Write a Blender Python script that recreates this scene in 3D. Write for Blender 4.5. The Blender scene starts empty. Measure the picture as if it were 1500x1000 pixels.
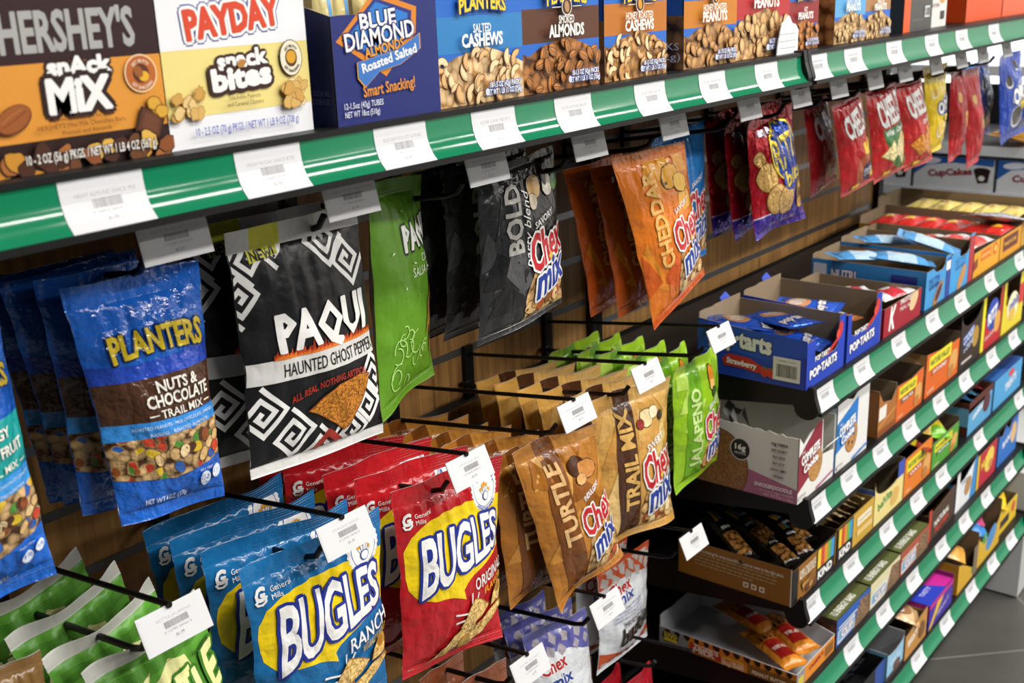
import bpy, bmesh, math, random
import numpy as np
from mathutils import Matrix, Vector

# ---------------------------------------------------------------- camera, world, lamps, exposure
SC = bpy.context.scene
COL = SC.collection
FL = 1.53                                   # height of the lens above the floor
FPX = 1676.4
yaw, pit, rol = [math.radians(a) for a in (39.146, -17.645, -2.074)]
fw = np.array([math.cos(pit)*math.cos(yaw), math.cos(pit)*math.sin(yaw), math.sin(pit)])
rt = np.array([math.sin(yaw), -math.cos(yaw), 0.0])
up = np.cross(rt, fw)
rt, up = rt*math.cos(rol)+up*math.sin(rol), up*math.cos(rol)-rt*math.sin(rol)
cam = bpy.data.cameras.new('camera')
cam.sensor_width = 36.0
cam.lens = FPX/1500*36
cam.clip_start = 0.02
cam.dof.use_dof = True
cam.dof.focus_distance = 1.18
cam.dof.aperture_fstop = 9.0
camo = bpy.data.objects.new('camera', cam)
COL.objects.link(camo)
camo.matrix_world = Matrix(((rt[0], up[0], -fw[0], 0), (rt[1], up[1], -fw[1], 0), (rt[2], up[2], -fw[2], FL), (0, 0, 0, 1)))
SC.camera = camo

def at(px, py, y):
    """the point of the upright plane y that the photograph shows at a pixel"""
    a, b = (px-750)/FPX, (py-500)/FPX
    d = rt*a - up*b + fw
    p = d*(y/d[1])
    return Vector((p[0], p[1], p[2]+FL))

SC.view_settings.view_transform = 'Standard'
SC.view_settings.look = 'None'
SC.view_settings.gamma = 1.0
SC.view_settings.exposure = 0.32
W = bpy.data.worlds.new('world')
SC.world = W
W.use_nodes = True
W.node_tree.nodes['Background'].inputs[0].default_value = (0.86, 0.93, 1.0, 1)
W.node_tree.nodes['Background'].inputs[1].default_value = 0.04

def area_light(name, loc, sx, sy, power, rot=(0, 0, 0), col=(1, .97, .93)):
    l = bpy.data.lights.new(name, 'AREA')
    l.shape = 'RECTANGLE'; l.size = sx; l.size_y = sy; l.energy = power; l.color = col
    o = bpy.data.objects.new(name, l); o.location = loc; o.rotation_euler = rot
    COL.objects.link(o)
    return o
for k, (ly, pw) in enumerate(((-0.75, 31), (-2.5, 52), (-4.6, 30))):
    for j in range(5):
        area_light('ceiling_lamp', (.75+1.6*j, ly, 3.25), 1.2, .28, pw)

# ---------------------------------------------------------------- materials
MC = {}
def lin(h):
    if isinstance(h, str):
        h = h.lstrip('#'); h = [int(h[i:i+2], 16)/255 for i in (0, 2, 4)]
    return tuple(((c+.055)/1.055)**2.4 if c > .04045 else c/12.92 for c in h)

def mat(col, kind='card'):
    """a procedural material: colour (hex) or ('nuts', light, dark, scale, stretch[, tint]) over a surface kind"""
    key = (col, kind)
    if key in MC: return MC[key]
    m = bpy.data.materials.new('%s_%d' % (kind, len(MC))); m.use_nodes = True
    nt = m.node_tree; N = nt.nodes; L = nt.links
    b = N['Principled BSDF']
    uv = N.new('ShaderNodeUVMap')
    def noise(scale, detail=2.0, rough=.5):
        t = N.new('ShaderNodeTexNoise'); t.inputs['Scale'].default_value = scale
        t.inputs['Detail'].default_value = detail; t.inputs['Roughness'].default_value = rough
        return t
    if isinstance(col, tuple) and col[0] == 'nuts':
        _, light, dark, scale, stretch = col[:5]
        mp = N.new('ShaderNodeMapping'); mp.inputs['Scale'].default_value = (scale, scale*stretch, 1)
        mp.inputs['Rotation'].default_value = (0, 0, .5)
        nz = noise(60 if scale > 60 else 25); L.new(uv.outputs[0], nz.inputs['Vector'])
        mx = N.new('ShaderNodeMix'); mx.data_type = 'VECTOR'; mx.inputs[0].default_value = .012
        L.new(uv.outputs[0], mx.inputs[4]); L.new(nz.outputs['Color'], mx.inputs[5])
        L.new(mx.outputs[1], mp.inputs[0])
        v = N.new('ShaderNodeTexVoronoi'); v.voronoi_dimensions = '2D'; v.feature = 'F1'; v.inputs['Scale'].default_value = 1
        L.new(mp.outputs[0], v.inputs['Vector'])
        r = N.new('ShaderNodeValToRGB'); e = r.color_ramp.elements
        e[0].position = .18; e[0].color = (*lin(light), 1); e[1].position = .72; e[1].color = (*lin(dark), 1)
        x = e.new(.48); x.color = (*[(a*.62+c*.38) for a, c in zip(lin(light), lin(dark))], 1)
        L.new(v.outputs['Distance'], r.inputs[0])
        hs = N.new('ShaderNodeHueSaturation')
        sp = N.new('ShaderNodeSeparateColor'); L.new(v.outputs['Color'], sp.inputs[0])
        ma = N.new('ShaderNodeMapRange'); ma.inputs[3].default_value = .6; ma.inputs[4].default_value = 1.25
        L.new(sp.outputs[0], ma.inputs[0]); L.new(ma.outputs[0], hs.inputs['Value']); L.new(r.outputs[0], hs.inputs['Color'])
        out = hs.outputs[0]
        if len(col) > 5:                                   # bright candy pieces among the nuts
            cr = N.new('ShaderNodeValToRGB'); cr.color_ramp.interpolation = 'CONSTANT'; ce = cr.color_ramp.elements
            pal = col[5]; ce[0].position = 0; ce[0].color = (*lin(pal[0]), 1); ce[1].position = 1/len(pal); ce[1].color = (*lin(pal[1]), 1)
            for i in range(2, len(pal)): y = ce.new(i/len(pal)); y.color = (*lin(pal[i]), 1)
            L.new(sp.outputs[1], cr.inputs[0])
            gt = N.new('ShaderNodeMath'); gt.operation = 'GREATER_THAN'; gt.inputs[1].default_value = .68; L.new(sp.outputs[2], gt.inputs[0])
            lt = N.new('ShaderNodeMath'); lt.operation = 'LESS_THAN'; lt.inputs[1].default_value = .48; L.new(v.outputs['Distance'], lt.inputs[0])
            mu = N.new('ShaderNodeMath'); mu.operation = 'MULTIPLY'; L.new(gt.outputs[0], mu.inputs[0]); L.new(lt.outputs[0], mu.inputs[1])
            m2 = N.new('ShaderNodeMix'); m2.data_type = 'RGBA'; L.new(mu.outputs[0], m2.inputs[0]); L.new(out, m2.inputs[6]); L.new(cr.outputs[0], m2.inputs[7])
            out = m2.outputs[2]
        L.new(out, b.inputs['Base Color'])
    else:
        c = lin(col)
        nz = noise(35.0, 3); L.new(uv.outputs[0], nz.inputs['Vector'])
        r = N.new('ShaderNodeMix'); r.data_type = 'RGBA'
        k = {'kraft': .12, 'wood': .3, 'floor': .12}.get(kind, .03)
        r.inputs[6].default_value = (*[x*(1-k) for x in c], 1); r.inputs[7].default_value = (*[min(1, x*(1+k)) for x in c], 1)
        L.new(nz.outputs[0], r.inputs[0]); L.new(r.outputs[2], b.inputs['Base Color'])
    R, met, spec = {'film': (.17, 0, .5), 'matte': (.36, 0, .4), 'foil': (.15, .55, .5), 'clear': (.10, 0, .6), 'card': (.42, 0, .4), 'gloss': (.11, 0, .5), 'kraft': (.9, 0, .2),
                    'paper': (.6, 0, .3), 'black': (.45, 0, .35), 'metal': (.32, .8, .5), 'wood': (.5, 0, .3), 'floor': (.5, 0, .35), 'label': (.4, 0, .4)}[kind]
    b.inputs['Roughness'].default_value = R; b.inputs['Metallic'].default_value = met; b.inputs['Specular IOR Level'].default_value = spec
    if kind in ('film', 'matte', 'foil', 'clear'):
        n1 = noise(38.0, 2.5, .55); n2 = noise(170.0, 2)
        L.new(uv.outputs[0], n1.inputs['Vector']); L.new(uv.outputs[0], n2.inputs['Vector'])
        a1, a2 = {'film': (.7, .10), 'matte': (.35, .03), 'foil': (1.0, .25), 'clear': (.8, .5)}[kind]
        cm = N.new('ShaderNodeMapping'); cm.inputs['Rotation'].default_value = (0, 0, .6); cm.inputs['Scale'].default_value = (1, .45, 1); L.new(uv.outputs[0], cm.inputs[0])
        n3 = noise(30.0, 1.5); L.new(cm.outputs[0], n3.inputs['Vector'])                    # sharp creases in the film
        s3 = N.new('ShaderNodeMath'); s3.operation = 'SUBTRACT'; s3.inputs[1].default_value = .5; L.new(n3.outputs[0], s3.inputs[0])
        b3_ = N.new('ShaderNodeMath'); b3_.operation = 'ABSOLUTE'; L.new(s3.outputs[0], b3_.inputs[0])
        m3 = N.new('ShaderNodeMath'); m3.operation = 'MINIMUM'; m3.inputs[1].default_value = .07; L.new(b3_.outputs[0], m3.inputs[0])
        b3 = N.new('ShaderNodeBump'); b3.inputs['Strength'].default_value = {'film': .55, 'matte': .3, 'foil': 1, 'clear': .8}[kind]; b3.inputs['Distance'].default_value = .012; L.new(m3.outputs[0], b3.inputs['Height'])
        b1 = N.new('ShaderNodeBump'); b1.inputs['Strength'].default_value = a1; b1.inputs['Distance'].default_value = .006
        b2 = N.new('ShaderNodeBump'); b2.inputs['Strength'].default_value = a2; b2.inputs['Distance'].default_value = .003
        L.new(n1.outputs[0], b1.inputs['Height']); L.new(n2.outputs[0], b2.inputs['Height'])
        L.new(b3.outputs[0], b1.inputs['Normal']); L.new(b1.outputs[0], b2.inputs['Normal']); L.new(b2.outputs[0], b.inputs['Normal'])
    MC[key] = m
    return m

# ---------------------------------------------------------------- mesh collector
class MB:
    """collects faces with materials, metre UVs and optional smooth normals; build() links ONE mesh object"""
    def __init__(s):
        s.v = []; s.f = []; s.fm = []; s.uv = []; s.n = []; s.mats = []; s.sm = []
    def mi(s, m):
        if m not in s.mats: s.mats.append(m)
        return s.mats.index(m)
    def add(s, vs, fs, m, uv=None, nr=None, smooth=False):
        o = len(s.v); i = s.mi(m) if not isinstance(m, list) else None
        s.v += [tuple(p) for p in vs]
        if uv is None:
            uv = [(p[0]+p[1]*.7, p[2]+p[1]*.3) for p in vs]
        s.uv += [tuple(p) for p in uv]
        s.n += [tuple(p) for p in nr] if nr is not None else [(0, 0, 0)]*len(vs)
        for k, f in enumerate(fs):
            s.f.append([o+j for j in f]); s.fm.append(i if i is not None else s.mi(m[k])); s.sm.append(smooth)
        return s
    def box(s, x0, y0, z0, x1, y1, z1, m):
        vs = [(x, y, z) for x in (x0, x1) for y in (y0, y1) for z in (z0, z1)]
        return s.add(vs, [(0, 1, 3, 2), (4, 6, 7, 5), (0, 4, 5, 1), (2, 3, 7, 6), (0, 2, 6, 4), (1, 5, 7, 3)], m)
    def prism(s, pts, axis, a, b, m):
        """outline pts (two coords) swept along axis from a to b"""
        n = len(pts)
        def P(p, t): return {'x': (t, p[0], p[1]), 'y': (p[0], t, p[1]), 'z': (p[0], p[1], t)}[axis]
        vs = [P(p, a) for p in pts]+[P(p, b) for p in pts]
        return s.add(vs, [list(range(n))[::-1], list(range(n, 2*n))]+[(i, (i+1) % n, n+(i+1) % n, n+i) for i in range(n)], m)
    def tube(s, pts, r, m, seg=8):
        pts = [Vector(p) for p in pts]; vs = []; fs = []; nr = []
        for i, p in enumerate(pts):
            d = (pts[min(i+1, len(pts)-1)]-pts[max(i-1, 0)]).normalized()
            a = d.cross(Vector((1, 0, 0))) if abs(d.x) < .9 else d.cross(Vector((0, 0, 1)))
            a.normalize(); b = d.cross(a)
            for k in range(seg):
                t = 2*math.pi*k/seg; q = a*math.cos(t)+b*math.sin(t)
                vs.append(p+q*r); nr.append(q)
        for i in range(len(pts)-1):
            for k in range(seg):
                fs.append((i*seg+k, i*seg+(k+1) % seg, (i+1)*seg+(k+1) % seg, (i+1)*seg+k))
        s.add(vs, fs, m, nr=nr, smooth=True)
        e = (len(pts)-1)*seg
        s.add([vs[k] for k in range(seg)]+[vs[e+k] for k in range(seg)], [list(range(seg))[::-1], list(range(seg, 2*seg))], m)
        return s
    def build(s, name, parent=None, loc=None):
        me = bpy.data.meshes.new(name); me.from_pydata(s.v, [], s.f)
        for m in s.mats: me.materials.append(m)
        me.polygons.foreach_set('material_index', s.fm)
        me.polygons.foreach_set('use_smooth', s.sm)
        ul = me.uv_layers.new(name='UVMap')
        li = np.empty(len(me.loops), dtype=np.int32); me.loops.foreach_get('vertex_index', li)
        ul.data.foreach_set('uv', np.array(s.uv, dtype=np.float32)[li].ravel())
        me.update()
        if any(s.sm):
            nn = np.array(s.n, dtype=np.float64)
            if np.abs(nn).sum() > 0:
                z = np.array([v.normal for v in me.vertices]); bad = np.abs(nn).sum(1) < 1e-6; nn[bad] = z[bad]
                me.normals_split_custom_set_from_vertices([tuple(q) for q in nn])
        o = bpy.data.objects.new(name, me); COL.objects.link(o)
        if parent: o.parent = parent
        if loc is not None: o.location = loc
        return o

def tag(o, label=None, cat=None, group=None, kind=None):
    if label: o['label'] = label
    if cat: o['category'] = cat
    if group: o['group'] = group
    if kind: o['kind'] = kind
    return o
def empty(name, loc=(0, 0, 0)):
    o = bpy.data.objects.new(name, None); o.location = loc; o.empty_display_size = .03; COL.objects.link(o); return o
def dup(o, loc, label=None, rz=None, group=None, sc=None):
    """a copy of a thing with copies of its parts and their sub-parts"""
    def cp(a, par):
        c = a.copy(); COL.objects.link(c)
        if par: c.parent = par
        for ch in [x for x in KIDS.get(a.name, [])]: cp(ch, c)
        return c
    KIDS.clear()
    for x in bpy.data.objects:
        if x.parent: KIDS.setdefault(x.parent.name, []).append(x)
    r = cp(o, None); r.location = loc
    if rz is not None: r.rotation_euler = (r.rotation_euler[0], r.rotation_euler[1], rz)
    if sc: r.scale = sc
    if label: r['label'] = label
    if group: r['group'] = group
    return r
KIDS = {}

# ---------------------------------------------------------------- printed designs: polygons and lettering in layers
TC = {}
def glyphs(t, off, shear, space, res=2):
    k = (t, off, shear, space, res)
    if k not in TC:
        cu = bpy.data.curves.new('t', 'FONT'); cu.body = t; cu.offset = off; cu.shear = shear; cu.space_character = space
        cu.resolution_u = res; cu.fill_mode = 'FRONT'
        o = bpy.data.objects.new('t', cu); me = o.to_mesh()
        v = np.array([q.co[:2] for q in me.vertices]).reshape(-1, 2); f = [list(p.vertices) for p in me.polygons]
        o.to_mesh_clear(); bpy.data.objects.remove(o); bpy.data.curves.remove(cu)
        TC[k] = (v, f)
    return TC[k]
CAP = .73
class Cv:
    """a printed face: x right, y up, in the units of its own W x H"""
    def __init__(s, W, H): s.W = W; s.H = H; s.L = []; s.z = 0
    def raw(s, v, f, col, hold=False):
        if not hold: s.z += 1
        s.L.append((np.array(v, float), f, col, s.z)); return s
    def poly(s, pts, col, hold=False): return s.raw(pts, [list(range(len(pts)))], col, hold)
    def rect(s, x0, y0, x1, y1, col, hold=False): return s.poly([(x0, y0), (x1, y0), (x1, y1), (x0, y1)], col, hold)
    def ell(s, cx, cy, rx, ry, col, rot=0, n=22, hold=False, wob=0, seed=1):
        R = random.Random(seed); c, q = math.cos(rot), math.sin(rot); P = []
        for i in range(n):
            t = 2*math.pi*i/n; k = 1+wob*(R.random()-.5)*2; x, y = rx*k*math.cos(t), ry*k*math.sin(t)
            P.append((cx+x*c-y*q, cy+x*q+y*c))
        return s.poly(P, col, hold)
    def burst(s, cx, cy, r, col, n=20, k=.93):
        return s.poly([(cx+r*(1 if i % 2 else k)*math.cos(math.pi*i/n), cy+r*(1 if i % 2 else k)*math.sin(math.pi*i/n)) for i in range(2*n)], col)
    def line(s, pts, w, col, hold=False):
        """a stroke with mitred corners"""
        P = [Vector(p) for p in pts]; A = []; B = []
        for i, p in enumerate(P):
            d0 = (p-P[i-1]).normalized() if i else (P[1]-p).normalized()
            d1 = (P[i+1]-p).normalized() if i < len(P)-1 else d0
            t = (d0+d1); t = t.normalized() if t.length > 1e-6 else d1
            n = Vector((-t.y, t.x)); m = w/2/max(.35, abs(n.dot(Vector((-d1.y, d1.x)))))
            A.append(p+n*m); B.append(p-n*m)
        v = [tuple(p) for p in A]+[tuple(p) for p in B]; n = len(P)
        return s.raw(v, [(i, n+i, n+i+1, i+1) for i in range(n-1)], col, hold)
    def text(s, t, cx, cy, h, col, w=None, bold=0., shear=0., rot=0., out=None, space=1., res=2, warp=None, hold=False):
        """lettering centred on cx, cy with capitals h tall, squeezed to width w; out = [(colour, spread), ...] outlines drawn below it"""
        v0 = glyphs(t, bold, shear, space, res)[0]
        if not len(v0): return s
        x0, x1 = v0[:, 0].min(), v0[:, 0].max()
        ky = h/CAP; kx = ky if w is None else w/(x1-x0)
        c, q = math.cos(math.radians(rot)), math.sin(math.radians(rot))
        g = math.sqrt(kx*ky); b0 = min(bold, .02); b1 = max(0., bold-.02)
        v, f = glyphs(t, b0, shear, space, res)
        x = (v[:, 0]-(x0+x1)/2)*kx; y = (v[:, 1]-CAP/2)*ky
        if warp: x, y = warp(x, y)
        x, y = cx+x*c-y*q, cy+x*q+y*c
        for colr, r in [(a, (b1+b)*g) for a, b in (out or [])]+[(col, b1*g)]:
            dirs = [(0, 0)] if r < 1e-4 else [(math.cos(a), math.sin(a)) for a in np.linspace(0, 2*math.pi, (10 if r > b1*g+1e-6 else 6)+1)[:-1]]
            for dx, dy in dirs:
                s.z += .22; s.raw(np.stack([x+dx*r, y+dy*r], 1), f, colr, True)
            s.z += 1.4
        return s
    def bars(s, x, y, w, h, col='#3a3a3a', n=26, seed=3):
        R = random.Random(seed); t = x; V = []; F = []
        while t < x+w:
            b = w/n*R.choice((.35, .5, .9)); k = len(V)
            V += [(t, y), (t+b, y), (t+b, y+h), (t, y+h)]; F.append((k, k+1, k+2, k+3)); t += b+w/n*R.choice((.4, .6))
        return s.raw(V, F, col)
def arch(k, tilt=0): return lambda x, y: (x+0*y, y-k*x*x+tilt*x)

def clip_grid(cv, gx, gy, x0, x1, y0, y1, kind, zs):
    """cut the layers of a design at grid lines and at the border; returns arrays (x, y, z), faces, materials"""
    bm = bmesh.new(); mats = []
    for v, f, col, z in cv.L:
        m = mat(col, kind)
        if m not in mats: mats.append(m)
        i = mats.index(m); bv = [bm.verts.new((p[0], p[1], z)) for p in v]
        for q in f:
            try: fc = bm.faces.new([bv[j] for j in q]); fc.material_index = i
            except ValueError: pass
    for co, no in (((x0, 0, 0), (-1, 0, 0)), ((x1, 0, 0), (1, 0, 0)), ((0, y0, 0), (0, -1, 0)), ((0, y1, 0), (0, 1, 0))):
        bmesh.ops.bisect_plane(bm, geom=bm.verts[:]+bm.edges[:]+bm.faces[:], dist=1e-5, plane_co=co, plane_no=no, clear_outer=True)
    for g in gx: bmesh.ops.bisect_plane(bm, geom=bm.verts[:]+bm.edges[:]+bm.faces[:], dist=1e-5, plane_co=(g, 0, 0), plane_no=(1, 0, 0))
    for g in gy: bmesh.ops.bisect_plane(bm, geom=bm.verts[:]+bm.edges[:]+bm.faces[:], dist=1e-5, plane_co=(0, g, 0), plane_no=(0, 1, 0))
    bm.verts.index_update()
    V = np.array([v.co[:] for v in bm.verts]).reshape(-1, 3); F = []
    for f in bm.faces:
        q = [v.index for v in f.verts]; a = 0
        for i in range(len(q)): a += V[q[i-1]][0]*V[q[i]][1]-V[q[i]][0]*V[q[i-1]][1]
        F.append(q if a > 0 else q[::-1])
    Ms = [mats[f.material_index] for f in bm.faces]
    bm.free()
    return V, F, Ms

def print_flat(mb, cv, org, ax, ay, nrm, kind='card', step=.00008, clip=True):
    """lay a design on a flat face: org = its lower left corner, ax/ay = full-width and full-height vectors"""
    org, ax, ay, nrm = [np.array(q, float) for q in (org, ax, ay, nrm)]
    e = 1e-3
    V, F, Ms = clip_grid(cv, [], [], e, cv.W-e, e, cv.H-e, kind, step) if clip else (None, None, None)
    if not len(V): return
    X = V[:, 0:1]/cv.W; Y = V[:, 1:2]/cv.H
    P = org+ax*X+ay*Y+nrm*(step*(V[:, 2:3]+1.5))
    uv = np.concatenate([X*np.linalg.norm(ax), Y*np.linalg.norm(ay)], 1)
    mb.add(P.tolist(), F, Ms, uv=uv.tolist())

# ---------------------------------------------------------------- filled bags
def bag(name, label, cat, group, C, design, base, back='#c9c9c9', kind='film', T=.02, Tb=.009, st=.07, sb=.05, top=None, bot=None,
        seed=1, nu=26, nv=34, pinch=.05, belly=.35, wr=1.0, rib=.0004, wave=1.0, origin=None):
    """one pillow bag between the four world corners TL, TR, BR, BL; the design is printed on the swollen front sheet"""
    TL, TR, BR, BL = [np.array(c, float) for c in C]
    o0 = np.array(origin, float) if origin is not None else (TL+TR)/2
    TL, TR, BR, BL = TL-o0, TR-o0, BR-o0, BL-o0
    w = (np.linalg.norm(TR-TL)+np.linalg.norm(BR-BL))/2; h = (np.linalg.norm(TL-BL)+np.linalg.norm(TR-BR))/2
    nn = np.cross(TR-BL, TL-BR); nn /= np.linalg.norm(nn)
    T *= .82
    R = random.Random(seed)
    waves = [(R.uniform(.6, 2.6), R.uniform(.6, 3.2), R.uniform(0, 6.28), R.uniform(.3, 1)) for _ in range(7)]
    fine = [(R.uniform(3, 7)*R.choice((-1, 1)), R.uniform(2, 6), R.uniform(0, 6.28), R.uniform(.3, 1)) for _ in range(6)]
    cr = [(R.uniform(5, 9), R.uniform(0, 6.28)) for _ in range(2)]
    p1, p2, p3 = R.uniform(0, 6.28), R.uniform(0, 6.28), R.uniform(0, 6.28)
    def surf(u, v, side=1):
        vv = np.clip((v-sb)/(1-st-sb), 0, 1); env = np.sin(np.pi*vv)**.55
        e2 = env*(1-belly*.5+belly*(1-vv))
        U = .5+(u-.5)*(1-pinch*env*(1+.25*np.sin(v*17+p1)+.2*np.sin(v*31+p2)))
        t = np.abs(2*u-1)
        dome = (1-t**2.1)**.95
        wob = sum(a*np.sin(6.283*(x*u+y*v)+ph) for x, y, ph, a in waves)/7
        wf = sum(a*np.sin(6.283*(x*u+y*v)+ph) for x, y, ph, a in fine)/6
        crs = (np.sin(6.283*cr[0][0]*u+cr[0][1]+2*v)*np.exp(-(1-vv)*5)+.8*np.sin(6.283*cr[1][0]*u+cr[1][1])*np.exp(-vv*6))*np.clip(env*3, 0, 1)
        edge = t**5*np.sin(v*43+p3)*env
        d = dome*e2*(1+.22*wr*wob+.10*wr*wf)+.10*wr*crs*dome+.09*wr*edge*(1-t**8)
        flat = .10*wave*np.sin(6.283*(1.1*u)+p3)*(np.abs(v-.5)*2)**3            # the seals wave a little
        bend = .14*wave*(np.abs(v-.5)*2)**6*np.sin(6.283*.8*u+p2)+.05*wave*np.clip((v-.8)*5, 0, 1)**2*np.sin(6.283*2.3*u+p1)
        B = (BL*(1-U)[..., None]+BR*U[..., None])*(1-v)[..., None]+(TL*(1-U)[..., None]+TR*U[..., None])*v[..., None]
        amt = (T*d if side > 0 else -Tb*d)+T*(flat+bend)
        return B+nn*amt[..., None]
    def norms(u, v, side=1):
        e = 2e-3
        a = surf(np.clip(u+e, 0, 1), v, side)-surf(np.clip(u-e, 0, 1), v, side); b = surf(u, v+e, side)-surf(u, v-e, side)
        n = np.cross(a, b)*side; n /= np.linalg.norm(n, axis=-1, keepdims=True)+1e-12
        return n
    def sheet(mb, v0, v1, n, side, m, lift=0.0, ribs=0):
        us = np.linspace(0, 1, nu+1); us = .5+.5*np.sign(us-.5)*np.abs(2*us-1)**.8
        vs = np.linspace(v0, v1, n+1); uu, ww = np.meshgrid(us, vs)
        P = surf(uu, ww, side); N = norms(uu, ww, side)
        if ribs:
            P = P+nn*(rib*np.cos(np.arange(n+1)*np.pi))[:, None, None]; 
        P = P+N*lift
        k = nu+1; F = []
        for j in range(n):
            for i in range(nu):
                q = (j*k+i, j*k+i+1, (j+1)*k+i+1, (j+1)*k+i); F.append(q if side > 0 else q[::-1])
        uv = np.stack([uu*w, ww*h], -1).reshape(-1, 2)
        if isinstance(m, (list, tuple)):                                  # colour bands across a seal
            m = [mat(next(cc for e, cc in m if us[i % nu] < e-1e-6 or e >= 1), kind) for i in range(len(F))]
        mb.add(P.reshape(-1, 3).tolist(), F, m, uv=uv.tolist(), nr=None if ribs else N.reshape(-1, 3).tolist(), smooth=not ribs)
    mb = MB(); bm_ = mat(base, kind)
    sheet(mb, sb, 1-st, nv, 1, bm_); sheet(mb, sb, 1-st, max(8, nv//2), -1, mat(back, kind))
    if design:
        H = 100*h/w; cv = Cv(100, H); design(cv)
        us = np.linspace(0, 1, nu+1); us = .5+.5*np.sign(us-.5)*np.abs(2*us-1)**.8
        gx = (us[1:-1]*100).tolist(); gy = (np.linspace(sb, 1-st, nv+1)[1:-1]*H).tolist()
        V, F, Ms = clip_grid(cv, gx, gy, .6, 99.4, sb*H, (1-st)*H, kind, 1)
        if len(V):
            u = V[:, 0]/100; v = V[:, 1]/H; N = norms(u, v)
            gv = np.linspace(sb, 1-st, nv+1); Gu, Gv = np.meshgrid(us, gv); G = surf(Gu, Gv)
            i = np.clip(np.searchsorted(us, u+1e-7)-1, 0, nu-1); j = np.clip(np.searchsorted(gv, v+1e-7)-1, 0, nv-1)
            a = np.clip((u-us[i])/(us[i+1]-us[i]), 0, 1)[:, None]; b = np.clip((v-gv[j])/(gv[j+1]-gv[j]), 0, 1)[:, None]
            P = (G[j, i]*(1-a)+G[j, i+1]*a)*(1-b)+(G[j+1, i]*(1-a)+G[j+1, i+1]*a)*b
            P = P+N*(.00024+.00006*V[:, 2:3])
            mb.add(P.tolist(), F, Ms, uv=np.stack([u*w, v*h], -1).tolist(), nr=N.tolist(), smooth=True)
    o = mb.build(name, loc=Vector(o0))
    for nm, a, b, c in (('top_seal', 1-st, 1, top or base), ('bottom_seal', 0, sb, bot or base)):
        q = MB()
        if b-a < .002: continue
        n = max(4, int((b-a)*h/.0016)) if rib else 6
        m = mat(c, kind) if isinstance(c, str) else c
        sheet(q, a, b, n, 1, m, ribs=bool(rib)); sheet(q, a, b, 2, -1, mat(back, kind), lift=.0004)
        q.build(nm, o)
    tag(o, label, cat, group)
    return o

def px_bag(name, label, cat, group, q, y, design, base, yaw=0., **k):
    """a bag whose corners the photograph shows at four pixels, hung upright at depth y and turned by yaw"""
    c = (at(*q[0], y)+at(*q[1], y))/2
    t = math.radians(yaw); n = Vector((math.sin(t), -math.cos(t), 0)); C = []
    for p in q:
        d = at(*p, 1.0)-Vector((0, 0, FL)); org = Vector((0, 0, FL))
        s = (c-org).dot(n)/d.dot(n); C.append(org+d*s)
    return bag(name, label, cat, group, C, design, base, **k)

ORD = ['', 'second', 'third', 'fourth', 'fifth', 'sixth', 'seventh', 'eighth']
def behind(o, n, what, seed=1, dy=.028, dx=0., dz=.001, side=.004, turn=5, first=0):
    """copies of a bag pushed further back along its hook"""
    R = random.Random(seed); out = []
    for i in range(1, n+1):
        l = Vector(o.location)+Vector((dx*i+R.uniform(-side, side), dy*i+R.uniform(-.003, .003), -dz*i+R.uniform(-.003, .003)))
        c = dup(o, l, '%s, %s from the front' % (what, ORD[i+first]), rz=math.radians(R.uniform(-turn, turn)))
        c.rotation_euler = (math.radians(R.uniform(-1, 3)), math.radians(R.uniform(-2.5, 2.5)), c.rotation_euler[2]); out.append(c)
    return out

# ---------------------------------------------------------------- display hooks with price tags
def tag_face(mb, tk, c, w, h, tilt, lines):
    """paper price ticket in a clear flip plate, centred at c"""
    a = math.radians(tilt); ax = Vector((1, 0, 0)); ay = Vector((0, -math.sin(a)*-1, math.cos(a)))
    n = ax.cross(ay)
    org = c-ax*w/2-ay*h/2
    t = .0012
    vs = []
    for k in (0, 1):
        for p in ((0, 0), (1, 0), (1, 1), (0, 1)): vs.append(org+ax*w*p[0]+ay*h*p[1]-n*t*k)
    mb.add(vs, [(0, 1, 2, 3), (7, 6, 5, 4), (0, 4, 5, 1), (1, 5, 6, 2), (2, 6, 7, 3), (3, 7, 4, 0)], mat('#d9d9da', 'label'))
    cv = Cv(63, 33); cv.rect(1.2, 1.2, 61.8, 31.8, '#d6d6d7'); ticket(cv, lines)
    print_flat(tk, cv, org, ax*w, ay*h, n, 'label')
def ticket(cv, lines, y=24):
    cv.text(lines[0], 33, y, 2.6, '#a2a2a2', w=min(46, 2.2*len(lines[0])), bold=-.005)
    cv.bars(22, y-8.5, 22, 5.5, '#989898', seed=len(lines[0])); cv.text('0 %s %s %d' % (str(12340+97*len(lines[0])), str(20100+311*len(lines[0])), len(lines[0]) % 10) if lines[0] else '', 33, y-11, 2.0, '#aaaaaa', w=26)
    cv.text(lines[1], 33, y-16, 2.6, '#a2a2a2')

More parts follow.
